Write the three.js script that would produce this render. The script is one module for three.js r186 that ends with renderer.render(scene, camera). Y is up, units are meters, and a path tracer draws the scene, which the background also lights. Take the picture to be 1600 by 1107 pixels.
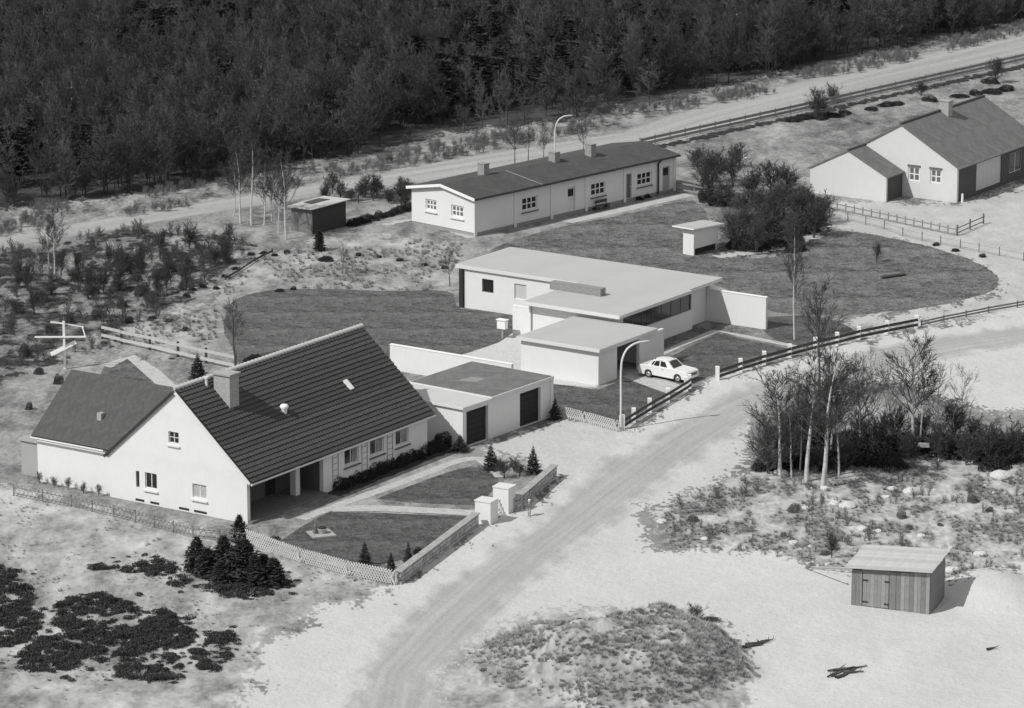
import * as THREE from 'three';
import { mergeGeometries } from 'three/addons/utils/BufferGeometryUtils.js';
import { MarchingCubes } from 'three/addons/objects/MarchingCubes.js';

// ---------------------------------------------------------------- camera, sky, sun, exposure
const scene = new THREE.Scene();
const FOCAL = 6000, PITCH = 14 * Math.PI / 180, CAM_H = 68;      // a long lens from a light aircraft
const camera = new THREE.PerspectiveCamera(2 * Math.atan(553.5 / FOCAL) * 180 / Math.PI, 1600 / 1107, 1, 9000);
camera.position.set(0, CAM_H, 0); camera.rotation.x = -PITCH; scene.add(camera);
const SKY = 0.43;
{ const w = 64, h = 32, d = new Float32Array(w * h * 4);          // neutral spring sky (black and white photograph)
  for (let j = 0; j < h; j++) for (let i = 0; i < w; i++) {
    const el = (j + 0.5) / h * 2 - 1, v = el < 0 ? SKY * 0.8 : SKY * (1.25 - 0.45 * Math.min(1, el * 1.2)), k = (j * w + i) * 4;
    d[k] = d[k + 1] = d[k + 2] = v; d[k + 3] = 1; }
  const t = new THREE.DataTexture(d, w, h, THREE.RGBAFormat, THREE.FloatType);
  t.mapping = THREE.EquirectangularReflectionMapping; t.magFilter = THREE.LinearFilter; t.needsUpdate = true;
  scene.background = t; scene.environment = t; }
const SUN_AZ = -147.2 * Math.PI / 180, SUN_EL = 45.5 * Math.PI / 180;
const sun = new THREE.DirectionalLight(new THREE.Color().setRGB(1, 0.995, 0.985), 3.2);
const sunDir = new THREE.Vector3(Math.cos(SUN_AZ) * Math.cos(SUN_EL), Math.sin(SUN_EL), -Math.sin(SUN_AZ) * Math.cos(SUN_EL));
sun.target.position.set(0, 0, -300); sun.position.copy(sun.target.position).addScaledVector(sunDir, 400);
sun.castShadow = true; sun.shadow.mapSize.set(4096, 4096);
Object.assign(sun.shadow.camera, { left: -130, right: 130, top: 130, bottom: -130, near: 1, far: 900 });
scene.add(sun, sun.target);
const renderer = new THREE.WebGLRenderer({ antialias: true });
renderer.toneMapping = THREE.LinearToneMapping; renderer.toneMappingExposure = 1.16;
renderer.shadowMap.enabled = true; renderer.setSize(1024, 708);

// ---------------------------------------------------------------- helpers
function rng(s) { return () => { s |= 0; s = s + 0x6D2B79F5 | 0; let t = Math.imul(s ^ s >>> 15, 1 | s); t = t + Math.imul(t ^ t >>> 7, 61 | t) ^ t; return ((t ^ t >>> 14) >>> 0) / 4294967296; }; }
const hash = (x, y) => { let n = Math.imul(x, 374761393) + Math.imul(y, 668265263) | 0; n = Math.imul(n ^ n >>> 13, 1274126177); return ((n ^ n >>> 16) >>> 0) / 4294967296; };
function vnoise(x, y, per = 0) {
  const xi = Math.floor(x), yi = Math.floor(y), fx = x - xi, fy = y - yi, u = fx * fx * (3 - 2 * fx), v = fy * fy * (3 - 2 * fy);
  const m = n => per ? ((n % per) + per) % per : n, a = m(xi), b = m(xi + 1), c = m(yi), d = m(yi + 1);
  const p = hash(a, c), q = hash(b, c), r = hash(a, d), s = hash(b, d);
  return p + (q - p) * u + (r - p + (p - q - r + s) * u) * v;
}
const fbm = (x, y, o = 4) => { let a = 0, w = 0.5, t = 0; for (let i = 0; i < o; i++) { a += w * vnoise(x, y); t += w; w *= 0.55; x = x * 2.03 + 17.1; y = y * 2.03 + 9.7; } return a / t; };
const sm = (a, b, x) => { const t = Math.min(1, Math.max(0, (x - a) / (b - a))); return t * t * (3 - 2 * t); };
const enc = v => { v = Math.min(1, Math.max(0, v)); return Math.round(255 * (v <= 0.0031308 ? v * 12.92 : 1.055 * Math.pow(v, 1 / 2.4) - 0.055)); };
// a surveyed place: bearing and distance read off the aerial picture, height h above the ground
function at(px, py, h = 0) {
  const u = (px - 800) / FOCAL, v = (py - 553.5) / FOCAL, s = Math.sin(PITCH), c = Math.cos(PITCH), t = (CAM_H - h) / (s + v * c);
  return new THREE.Vector3(u * t, h, -(c - v * s) * t);
}
const V = (x, y, z) => new THREE.Vector3(x, y, z);
function noiseTexture(n, fn, srgb = true) {
  const d = new Uint8Array(n * n * 4);
  for (let j = 0; j < n; j++) for (let i = 0; i < n; i++) { const v = fn(i / n, j / n), e = srgb ? enc(v) : Math.round(255 * Math.min(1, Math.max(0, v))), k = (j * n + i) * 4; d[k] = d[k + 1] = d[k + 2] = e; d[k + 3] = 255; }
  const t = new THREE.DataTexture(d, n, n, THREE.RGBAFormat); t.wrapS = t.wrapT = THREE.RepeatWrapping; t.magFilter = THREE.LinearFilter; t.minFilter = THREE.LinearMipmapLinearFilter; t.generateMipmaps = true;
  if (srgb) t.colorSpace = THREE.SRGBColorSpace; t.needsUpdate = true; return t;
}
const oct = (u, v, p, o, g = 0.55) => { let a = 0, w = 1, t = 0; for (let i = 0; i < o; i++) { a += w * vnoise(u * p, v * p, p); t += w; w *= g; p *= 2; } return a / t; };
const rep = (t, m, my = m) => { const c = t.clone(); c.repeat.set(1 / m, 1 / my); c.needsUpdate = true; return c; };   // one tile every m metres
const T = {
  plaster: noiseTexture(512, (u, v) => 0.86 + 0.11 * oct(u, v, 3, 6, 0.8) + 0.03 * vnoise(u * 160, v * 3, 160)),
  rough: noiseTexture(512, (u, v) => 0.45 + 0.55 * Math.pow(oct(u, v, 8, 6, 0.75), 1.1)),
  grass: noiseTexture(512, (u, v) => Math.min(1, Math.max(0.12, 0.5 + 1.05 * (oct(u, v, 5, 5, 0.95) - 0.5) + 0.6 * (oct(u, v, 80, 2, 1) - 0.5)))),
  bump: noiseTexture(512, (u, v) => oct(u, v, 12, 6, 0.7), false),
  wood: noiseTexture(512, (u, v) => 0.5 + 0.5 * (0.6 * oct(u, v * 0.06 + 0.5, 40, 3, 0.8) + 0.4 * oct(u, v, 4, 4))),
  bark: noiseTexture(256, (u, v) => { const m = vnoise(u * 3 + 7, v * 40, 0), q = oct(u, v, 4, 4); return m > 0.78 ? 0.12 : 0.6 + 0.4 * q; }),
};
const mats = [];
function M(albedo, rough = 0.9, map = null, tile = 2, extra = {}) {
  const { bump, ...x } = extra;
  const m = new THREE.MeshStandardMaterial({ color: new THREE.Color().setRGB(albedo, albedo, albedo), roughness: rough, side: THREE.DoubleSide, ...x });
  if (map) m.map = rep(map, tile);
  if (bump) { m.bumpMap = rep(T.bump, bump[0]); m.bumpScale = bump[1]; }
  mats.push(m); return m;
}
const mat = {
  white: M(0.72, 0.85, T.plaster, 3, { bump: [0.7, 0.006] }), whiteTrim: M(0.78, 0.6), fascia: M(0.62, 0.7), grey: M(0.36, 0.8, T.plaster, 2),
  tile: M(0.078, 0.7, T.rough, 1.6), tileDark: M(0.062, 0.7, T.rough, 1.1), tileC: M(0.09, 0.75, T.rough, 2.3), ridge: M(0.6, 0.8, T.rough, 1), felt: M(0.085, 0.9, T.rough, 4), annexRoof: M(0.1, 0.85, T.rough, 1.5, { bump: [0.5, 0.015] }),
  slate: M(0.2, 0.85, T.rough, 3, { bump: [0.6, 0.012] }), gravel: M(0.46, 0.95, T.plaster, 5.3, { bump: [0.4, 0.02] }), garageRoof: M(0.2, 0.95, T.rough, 3.5), lightRoof: M(0.52, 0.9, T.plaster, 2),
  black: M(0.025, 0.6), darkWood: M(0.045, 0.85, T.wood, 1.2), doorDark: M(0.024, 0.85, T.wood, 1), glass: M(0.02, 0.12), frame: M(0.7, 0.5), frameDark: M(0.12, 0.6),
  brick: M(0.5, 0.9, T.rough, 0.6, { bump: [0.3, 0.01] }), brickDark: M(0.4, 0.9, T.rough, 0.5, { bump: [0.25, 0.012] }), pale: M(0.5, 0.5), curtain: M(0.55, 0.9, T.rough, 0.5),
  wood: M(0.3, 0.85, T.wood, 0.8), woodB: M(0.23, 0.85, T.wood, 0.9), woodC: M(0.36, 0.85, T.wood, 0.7), woodLight: M(0.6, 0.85, T.wood, 1), lattice: M(0.72, 0.8, T.wood, 0.7), postDark: M(0.07, 0.8, T.wood, 0.6), concrete: M(0.48, 0.9, T.rough, 1.5, { bump: [0.4, 0.01] }),
  path: M(0.62, 0.95, T.rough, 1.2, { bump: [0.4, 0.015] }), lawn: M(0.215, 0.95, T.grass, 5.3, { bump: [0.35, 0.04] }), lawnDark: M(0.18, 0.95, T.grass, 4.7, { bump: [0.35, 0.04] }), lawnRough: M(0.265, 0.95, T.grass, 9.1, { bump: [0.5, 0.05] }),
  stone: M(0.66, 0.9, T.rough, 0.5, { bump: [0.2, 0.02] }), stoneB: M(0.5, 0.9, T.rough, 0.4, { bump: [0.2, 0.02] }), rock: M(0.85, 0.9, T.rough, 0.6, { bump: [0.2, 0.03] }),
  paint: new THREE.MeshPhysicalMaterial({ color: new THREE.Color().setRGB(0.72, 0.72, 0.72), roughness: 0.35, clearcoat: 0.6, clearcoatRoughness: 0.12, side: THREE.DoubleSide }),
  chrome: M(0.6, 0.25, null, 1, { metalness: 1 }), rubber: M(0.03, 0.8), steel: M(0.45, 0.5), skin: M(0.45, 0.6), wire: M(0.25, 0.6),
  bark: M(0.62, 0.85, T.bark, 1), barkDark: M(0.09, 0.9, T.rough, 0.4), twig: M(0.085, 0.9), twigPale: M(0.14, 0.9), needle: M(0.028, 0.8), needleB: M(0.04, 0.8), leafDark: M(0.022, 0.85), heather: M(0.042, 0.9), heathB: M(0.075, 0.9), dryGrass: M(0.24, 0.95), dryGrassB: M(0.15, 0.95),
};
const clearPane = new THREE.MeshPhysicalMaterial({ color: 0xffffff, transmission: 1, thickness: 0, roughness: 0.04, ior: 1.5, side: THREE.DoubleSide });

function uvm(g) {                                                  // uv in metres, picked by the way a face points
  if (g.index) g = g.toNonIndexed();
  for (const k of Object.keys(g.attributes)) if (!['position', 'normal'].includes(k)) g.deleteAttribute(k);
  const p = g.attributes.position, n = g.attributes.normal, uv = new Float32Array(p.count * 2);
  for (let i = 0; i < p.count; i += 3) {
    const ax = Math.abs(n.getX(i)), ay = Math.abs(n.getY(i)), az = Math.abs(n.getZ(i));
    for (let k = i; k < i + 3 && k < p.count; k++) {
      const x = p.getX(k), y = p.getY(k), z = p.getZ(k);
      if (ay >= ax && ay >= az) { uv[2 * k] = x; uv[2 * k + 1] = z; } else if (ax >= az) { uv[2 * k] = z; uv[2 * k + 1] = y; } else { uv[2 * k] = x; uv[2 * k + 1] = y; }
    } }
  g.setAttribute('uv', new THREE.BufferAttribute(uv, 2)); return g;
}
const box = (x0, x1, y0, y1, z0, z1) => uvm(new THREE.BoxGeometry(x1 - x0, y1 - y0, z1 - z0).translate((x0 + x1) / 2, (y0 + y1) / 2, (z0 + z1) / 2));
const cyl = (r0, r1, h, seg = 10) => uvm(new THREE.CylinderGeometry(r1, r0, h, seg).translate(0, h / 2, 0));
function bar(a, b, w, d = w) {                                     // a square timber from a to b
  const dir = b.clone().sub(a), L = dir.length(), g = new THREE.BoxGeometry(w, L, d); g.translate(0, L / 2, 0);
  g.applyQuaternion(new THREE.Quaternion().setFromUnitVectors(V(0, 1, 0), dir.normalize())); g.translate(a.x, a.y, a.z); return uvm(g);
}
function rod(a, b, r0, r1 = r0, seg = 6) {
  const dir = b.clone().sub(a), L = dir.length(), g = new THREE.CylinderGeometry(r1, r0, L, seg); g.translate(0, L / 2, 0);
  g.applyQuaternion(new THREE.Quaternion().setFromUnitVectors(V(0, 1, 0), dir.normalize())); g.translate(a.x, a.y, a.z); return uvm(g);
}
function slab(pts, t) {                                            // a flat plate: pts is its upper outline (anticlockwise from above), t its thickness
  const n = new THREE.Vector3(), A = pts.map(p => Array.isArray(p) ? V(...p) : p);
  for (let i = 0; i < A.length; i++) { const a = A[i], b = A[(i + 1) % A.length]; n.x += (a.y - b.y) * (a.z + b.z); n.y += (a.z - b.z) * (a.x + b.x); n.z += (a.x - b.x) * (a.y + b.y); }
  n.normalize(); if (n.y < 0) n.negate();
  const ex = A[1].clone().sub(A[0]).normalize(), ey = n.clone().cross(ex), sh = new THREE.Shape(A.map(p => { const d = p.clone().sub(A[0]); return new THREE.Vector2(d.dot(ex), d.dot(ey)); }));
  const g = new THREE.ExtrudeGeometry(sh, { depth: t, bevelEnabled: false }); g.translate(0, 0, -t);
  g.applyMatrix4(new THREE.Matrix4().makeBasis(ex, ey, n)); g.translate(A[0].x, A[0].y, A[0].z); return uvm(g);
}
function panel(outline, holes, t, side, off) {                      // a wall with openings; outline in (along, up); side 'f' faces +z at z = off, 'g' faces -x at x = off
  const sh = new THREE.Shape(outline.map(p => new THREE.Vector2(...p)));
  for (const [x0, x1, y0, y1] of holes) sh.holes.push(new THREE.Path([[x0, y0], [x0, y1], [x1, y1], [x1, y0]].map(p => new THREE.Vector2(...p))));
  const g = new THREE.ExtrudeGeometry(sh, { depth: t, bevelEnabled: false }); g.translate(0, 0, -t);
  if (side === 'g') g.rotateY(-Math.PI / 2).translate(off, 0, 0); else g.translate(0, 0, off);
  return uvm(g);
}
const rect = (x0, x1, y0, y1) => [[x0, y0], [x1, y0], [x1, y1], [x0, y1]];
const taken = {};
function numbered(n) { const k = taken[n] = (taken[n] ?? -1) + 1; return k ? `${n}_${String(k).padStart(3, '0')}` : n; }
function mesh(name, geos, m, parent) {
  const list = Array.isArray(geos) ? geos : [geos], g = list.length > 1 ? mergeGeometries(list) : list[0];
  const o = new THREE.Mesh(g, m); o.name = name; o.castShadow = o.receiveShadow = true; if (parent) parent.add(o); return o;
}
function tag(o, label, category, group) { o.userData.label = label; o.userData.category = category; if (group) o.userData.group = group; return o; }
function top(name, geos, m, label, category, group) { const o = mesh(numbered(name), geos, m, scene); return tag(o, label, category, group); }
function thing(name, label, category, pos = V(0, 0, 0), turn = 0, group) { const o = new THREE.Group(); o.name = numbered(name); o.position.copy(pos); o.rotation.y = turn; scene.add(o); return tag(o, label, category, group); }
function dup(o, base, pos, turn = 0, s = 1, label, group) { const c = o.clone(); c.name = numbered(base); c.position.copy(pos); c.rotation.y = turn; if (typeof s === 'number') c.scale.setScalar(s); else c.scale.copy(s); c.userData = { ...o.userData }; if (label) c.userData.label = label; if (group) c.userData.group = group; scene.add(c); return c; }
function structure(name, geos, m) { const o = mesh(numbered(name), geos, m, scene); o.userData.kind = 'structure'; return o; }
const D = Math.PI / 180;
function place(parent, o, side, X, Y, off) { if (side === 'g') { o.position.set(off, Y, X); o.rotation.y = -Math.PI / 2; } else o.position.set(X, Y, off); parent.add(o); return o; }
function windowPart(parent, side, off, x0, x1, y0, y1, cols, rows, { f = mat.frame, g = mat.glass, sill = true, sillMat = mat.grey, bar: b = 0.055, deep = 0.09, curtains = false } = {}) {
  const w = x1 - x0, h = y1 - y0, q = [], e = 0.004;
  q.push(box(-w / 2 + e, w / 2 - e, e, b, -deep - 0.05, -deep), box(-w / 2 + e, w / 2 - e, h - b, h - e, -deep - 0.05, -deep), box(-w / 2 + e, -w / 2 + b, b, h - b, -deep - 0.05, -deep), box(w / 2 - b, w / 2 - e, b, h - b, -deep - 0.05, -deep));
  const cw = (w - 2 * b) / cols, rh = (h - 2 * b) / rows;
  for (let i = 1; i < cols; i++) q.push(box(-w / 2 + b + i * cw - b / 2, -w / 2 + b + i * cw + b / 2, b, h - b, -deep - 0.045, -deep + 0.004));
  for (let j = 1; j < rows; j++) for (let i = 0; i < cols; i++) q.push(box(-w / 2 + b + i * cw + (i ? b / 2 : 0), -w / 2 + b + (i + 1) * cw - (i < cols - 1 ? b / 2 : 0), b + j * rh - b * 0.4, b + j * rh + b * 0.4, -deep - 0.04, -deep - 0.004));
  const o = mesh('window', q, f); place(parent, o, side, (x0 + x1) / 2, y0, off);
  for (let i = 0; i < cols; i++) for (let j = 0; j < rows; j++) {
    const a = -w / 2 + b + i * cw + (i ? b / 2 : 0) + 0.002, c = -w / 2 + b + (i + 1) * cw - (i < cols - 1 ? b / 2 : 0) - 0.002, d = b + j * rh + (j ? b * 0.4 : 0) + 0.002, t = b + (j + 1) * rh - (j < rows - 1 ? b * 0.4 : 0) - 0.002;
    if (curtains) mesh('pane', new THREE.PlaneGeometry(c - a, t - d).translate((a + c) / 2, (d + t) / 2, -deep - 0.03), clearPane, o);
    else mesh('pane', box(a, c, d, t, -deep - 0.034, -deep - 0.02), g, o);
  }
  if (curtains) for (const s of [-1, 1]) { const c = [], n = 7; for (let k = 0; k < n; k++) { const a = s * (w / 2 - 0.05 - k * w * 0.03); c.push(box(Math.min(a, a - s * w * 0.032), Math.max(a, a - s * w * 0.032), 0.03, h - 0.03, -deep - 0.2 - (k % 2) * 0.035, -deep - 0.18 - (k % 2) * 0.035)); } mesh('curtain', c, mat.curtain, o); }
  if (sill) mesh('sill', box(-w / 2 - 0.1, w / 2 + 0.1, -0.2, -0.12, 0.003, 0.13), sillMat, o);
  return o;
}
function doorPart(parent, side, off, x0, x1, y0, y1, m, deep = 0.12, light = null) {
  const o = mesh('door', box(-(x1 - x0) / 2 + 0.004, (x1 - x0) / 2 - 0.004, 0.004, y1 - y0 - 0.004, -deep - 0.06, -deep), m); place(parent, o, side, (x0 + x1) / 2, y0, off);
  if (light) mesh('pane', box(-(x1 - x0) / 2 + 0.12, (x1 - x0) / 2 - 0.12, light[0], light[1], -deep + 0.002, -deep + 0.02), mat.glass, o);
  mesh('handle', box((x1 - x0) / 2 - 0.16, (x1 - x0) / 2 - 0.1, 0.95, 1.08, -deep + 0.001, -deep + 0.05), mat.steel, o);
  return o;
}
const hole = w => [w[0], w[1], w[2], w[3]];

// ---------------------------------------------------------------- the ground
const inside = (P, x, z) => { let c = false; for (let i = 0, j = P.length - 1; i < P.length; j = i++) { const a = P[i], b = P[j]; if ((a.z > z) !== (b.z > z) && x < (b.x - a.x) * (z - a.z) / (b.z - a.z) + a.x) c = !c; } return c; };
const poly = a => { const q = a.map(p => at(...p)); q.box = [Math.min(...q.map(p => p.x)), Math.max(...q.map(p => p.x)), Math.min(...q.map(p => p.z)), Math.max(...q.map(p => p.z))]; return q; };
const inPoly = (q, x, z, m = 0) => x > q.box[0] - m && x < q.box[1] + m && z > q.box[2] - m && z < q.box[3] + m && inside(q, x, z);
const mound = at(950, 1036), heap = at(1545, 925);
const zForest = poly([[-300, 345], [0, 328], [250, 298], [450, 262], [640, 226], [700, 208], [860, 192], [1100, 142], [1300, 98], [1500, 56], [1600, 34], [1900, -40], [1900, -300], [-300, -300]]);
const zSand = poly([[360, 1160], [420, 1010], [500, 950], [620, 920], [880, 745], [1100, 600], [1250, 560], [1600, 480], [1750, 450], [1750, 640], [1560, 645], [1420, 600], [1330, 585], [1240, 600], [1180, 650], [1140, 740], [1000, 800], [1000, 865], [1180, 868], [1330, 895], [1480, 920], [1750, 860], [1750, 1160]]);
const zCourt = poly([[750, 700], [870, 655], [990, 660], [960, 720], [880, 770], [850, 722], [790, 714]]);
const zDrive = poly([[1370, 319], [1495, 318], [1750, 240], [1750, 470], [1430, 506], [1330, 522], [1300, 503], [1400, 491], [1540, 464], [1564, 440], [1520, 408], [1440, 383], [1290, 358], [1280, 320]]);
const zGarden = poly([[330, 470], [400, 402], [500, 372], [640, 372], [735, 384], [720, 458], [560, 452], [430, 454], [350, 472], [330, 560], [200, 565], [160, 525], [260, 500]]);
const zTerrace = poly([[700, 556], [800, 518], [830, 530], [935, 606], [860, 600], [850, 592], [650, 572], [610, 560]]);
const zHeath = poly([[-300, 420], [0, 398], [200, 358], [330, 368], [400, 385], [330, 435], [260, 492], [160, 540], [0, 600], [-300, 660]]);
const zRough = poly([[1030, 800], [1140, 745], [1200, 733], [1750, 700], [1750, 860], [1480, 915], [1330, 890], [1180, 866], [1050, 856]]);
const zGrove = poly([[1185, 735], [1212, 690], [1330, 682], [1450, 694], [1570, 690], [1600, 740], [1400, 748], [1250, 752]]);
const zThicket = poly([[1130, 305], [1240, 290], [1300, 330], [1290, 390], [1190, 402], [1120, 395]]);
const zBL = poly([[-300, 800], [0, 760], [180, 800], [390, 850], [620, 925], [500, 960], [420, 1015], [360, 1160], [-300, 1160]]);
const zNear = poly([[640, 1160], [700, 1020], [800, 965], [900, 945], [1110, 955], [1150, 1000], [1200, 1160]]);
const zVerge = poly([[-300, 352], [0, 334], [350, 286], [640, 240], [864, 196], [1100, 152], [1600, 38], [1750, 0], [1750, 25], [1600, 55], [1100, 172], [864, 216], [640, 262], [345, 318], [0, 372], [-300, 400]]);
function roughness(x, z) {                                         // where the ground is uneven
  const d = Math.hypot((x - mound.x) / 1.0, z - mound.z); let m = 0;
  if (inPoly(zBL, x, z)) m = 1; else if (inPoly(zRough, x, z)) m = 1; else if (inPoly(zHeath, x, z)) m = 1;
  return m;
}
function groundH(x, z) {
  let h = 0;
  const r = roughness(x, z); if (r) h += 0.22 * (fbm(x * 0.7, z * 0.5) - 0.35);
  const wx = x + 3 * (fbm(x * 0.25 + 5, z * 0.25) - 0.5), wz = z + 4 * (fbm(x * 0.22, z * 0.25 + 9) - 0.5), dx = wx - mound.x, dz = (wz - mound.z) / 8.4, d = Math.hypot(dx < 2.5 ? (dx - 2.5) / 10.5 : (dx - 2.5) / 6, dz);
  if (d < 1) { const k = 1 - sm(0.25, 1, d); h += k * (2.2 + 1.6 * (fbm(x * 0.5, z * 0.5 + 3) - 0.5)) + 0.25 * sm(0, 0.4, k) * (fbm(x * 1.3, z * 1.1) - 0.5); }
  const e = Math.hypot((x - heap.x) / 4.2, (z - heap.z) / 5.5); if (e < 1) h += 1.0 * (1 - sm(0.1, 1, e));
  return h;
}
function track(px, w, soft) { const P = px.map(q => at(...q)); const n = P.length - 1; P.box = [Math.min(...P.map(p => p.x)) - 9, Math.max(...P.map(p => p.x)) + 9, Math.min(...P.map(p => p.z)) - 9, Math.max(...P.map(p => p.z)) + 9];
  return (x, z) => { const b = P.box; if (x < b[0] || x > b[1] || z < b[2] || z > b[3]) return null; let best = 1e9, lat = 0, run = 0, len = 0, half = 0;
    for (let i = 0; i < n; i++) { const A = P[i], B = P[i + 1], ux = B.x - A.x, uz = B.z - A.z, L = Math.hypot(ux, uz), t = Math.min(1, Math.max(0, ((x - A.x) * ux + (z - A.z) * uz) / (L * L))), dx = x - A.x - t * ux, dz = z - A.z - t * uz, d = dx * dx + dz * dz; if (d < best) { best = d; lat = (dx * uz - dz * ux) / L; run = len + t * L; half = w[i] + (w[i + 1] - w[i]) * t; } len += L; }
    return { lat: Math.sign(lat) * Math.sqrt(best), run, half, soft }; }; }
const streetTrack = track([[590, 1190], [622, 1050], [700, 968], [790, 893], [880, 826], [970, 757], [1060, 692], [1140, 641], [1230, 602], [1370, 562], [1500, 538], [1850, 490]], [2.4, 2.3, 2.2, 2.2, 2.2, 2.2, 2.2, 2.2, 2.4, 2.7, 2.8, 3], 1.1);
const roadTrack = track([[-300, 424], [28, 374], [220, 342], [345, 321], [500, 296], [640, 275], [800, 250], [1016, 215], [1100, 187], [1300, 134], [1600, 66], [1950, -22]], [2, 2.1, 2.1, 2.2, 2.6, 3.1, 3.6, 3.7, 3.9, 3.9, 4, 4], 0.7);
const GX0 = -64, GX1 = 66, GZ0 = -455, GZ1 = -188;
let groundMat;
{ const N = 2048, d = new Uint8Array(N * N * 4);
  for (let j = 0; j < N; j++) { const z = GZ1 + (GZ0 - GZ1) * (j + 0.5) / N;
    for (let i = 0; i < N; i++) { const x = GX0 + (GX1 - GX0) * (i + 0.5) / N;
      const n4 = vnoise(x * 11.3, z * 6.1) - 0.5, n1 = fbm(x * 0.16 + 3, z * 0.09, 3), n2 = fbm(x * 0.9, z * 0.5 + 40, 4), n3 = vnoise(x * 5.1, z * 2.9);
      const wx = x + (n2 - 0.5) * 2.8 + (n3 - 0.5) * 1.5 + n4 * 0.5, wz = z + (n2 - 0.5) * 4.4 + (n1 - 0.5) * 3 + (vnoise(x * 5.3 + 60, z * 3.1) - 0.5) * 2.8 + n4 * 0.8;
      let v = 0.205 + 0.3 * (n2 - 0.5) + 0.2 * (n1 - 0.5) + 0.1 * (n3 - 0.5);
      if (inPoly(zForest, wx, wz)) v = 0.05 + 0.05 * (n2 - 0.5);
      else if (inPoly(zCourt, wx, wz)) v = 0.46 + 0.08 * (n2 - 0.5) + 0.04 * (n3 - 0.5);
      else if (inPoly(zTerrace, x, z)) v = 0.5 + 0.05 * (n3 - 0.5);
      else if (inPoly(zNear, wx, wz)) v = 0.33 + 0.55 * (n2 - 0.5) + 0.16 * (n3 - 0.5);
      else if (inPoly(zRough, wx, wz)) v = 0.3 + 0.62 * (n2 - 0.5) + 0.2 * (n3 - 0.5);
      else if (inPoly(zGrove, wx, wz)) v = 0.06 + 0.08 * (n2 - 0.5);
      else if (inPoly(zSand, wx, wz)) v = 0.5 + 0.07 * (n2 - 0.5) + 0.03 * (n3 - 0.5) + 0.06 * (n1 - 0.5);
      else if (inPoly(zDrive, wx, wz)) v = 0.42 + 0.16 * (n2 - 0.5) + 0.05 * (n3 - 0.5);
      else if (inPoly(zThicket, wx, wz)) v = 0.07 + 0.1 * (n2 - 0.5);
      else if (inPoly(zGarden, wx, wz)) v = 0.29 + 0.4 * (n2 - 0.5) + 0.12 * (n1 - 0.5) + 0.1 * (n3 - 0.5);
      else if (inPoly(zHeath, wx, wz)) v = 0.13 + 0.46 * (n2 - 0.5) + 0.14 * (n1 - 0.5) + 0.12 * (n3 - 0.5);
      else if (inPoly(zBL, wx, wz)) v = 0.33 + 0.46 * (n2 - 0.5) + 0.25 * (n1 - 0.5) + 0.1 * (n3 - 0.5);
      else if (inPoly(zVerge, wx, wz)) v = 0.22 + 0.5 * (n2 - 0.5) + 0.14 * (n3 - 0.5);
      const st = streetTrack(x, z); if (st) { const k = 1 - sm(st.half - st.soft, st.half + st.soft * 0.7, Math.abs(st.lat) + (n2 - 0.5) * 2.2 + (n1 - 0.5) * 1.5); if (k > 0) { const streak = vnoise(st.lat * 4.2 + 50, st.run * 0.12), rut = Math.exp(-Math.pow((Math.abs(st.lat + 0.4 * (vnoise(st.run * 0.08, 4) - 0.5)) - 0.72) / 0.2, 2)); v += k * (0.345 + 0.07 * (streak - 0.5) + 0.05 * (n2 - 0.5) + 0.025 * rut - v); } }
      const rt = roadTrack(x, z); if (rt) { const k = 1 - sm(rt.half - rt.soft, rt.half + rt.soft * 0.5, Math.abs(rt.lat) + (n2 - 0.5) * 1.4); if (k > 0) { const streak = vnoise(rt.lat * 1.6 + 80, rt.run * 0.06); v += k * (0.325 + 0.09 * (streak - 0.5) + 0.04 * (n3 - 0.5) - v); } }
      v *= 1 + (v > 0.3 ? 0.1 : 0.32) * n4; const e = enc(Math.max(0.025, v)), k = (j * N + i) * 4; d[k] = d[k + 1] = d[k + 2] = e; d[k + 3] = 255; } }
  const t = new THREE.DataTexture(d, N, N, THREE.RGBAFormat); t.colorSpace = THREE.SRGBColorSpace; t.magFilter = THREE.LinearFilter; t.wrapS = t.wrapT = THREE.ClampToEdgeWrapping; t.needsUpdate = true;
  const line = (a, b, s, far) => { const q = far.map(f => a - f).reverse(); for (let k = a; k < b; k += s) q.push(k); q.push(b); return q.concat(far.map(f => b + f)); };
  const xs = line(GX0, GX1, 0.5, [20, 100, 500, 3000]), zs = line(GZ0, GZ1, 0.62, [20, 100, 500, 3000]), P = [], U = [], I = [];
  for (const z of zs) for (const x of xs) { P.push(x, groundH(x, z), z); U.push((x - GX0) / (GX1 - GX0), (z - GZ1) / (GZ0 - GZ1)); }
  for (let j = 0; j < zs.length - 1; j++) for (let i = 0; i < xs.length - 1; i++) { const a = j * xs.length + i, b = a + 1, c = a + xs.length, e = c + 1; I.push(a, c, b, b, c, e); }
  const g = new THREE.BufferGeometry(); g.setAttribute('position', new THREE.Float32BufferAttribute(P, 3)); g.setAttribute('uv', new THREE.Float32BufferAttribute(U, 2)); g.setIndex(I); g.computeVertexNormals();
  const b = T.bump.clone(); b.repeat.set((GX1 - GX0) / 3.1, (GZ1 - GZ0) / 3.1); b.needsUpdate = true;
  structure('ground', g, groundMat = new THREE.MeshStandardMaterial({ map: t, roughness: 0.95, bumpMap: b, bumpScale: 0.05 })); }

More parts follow.
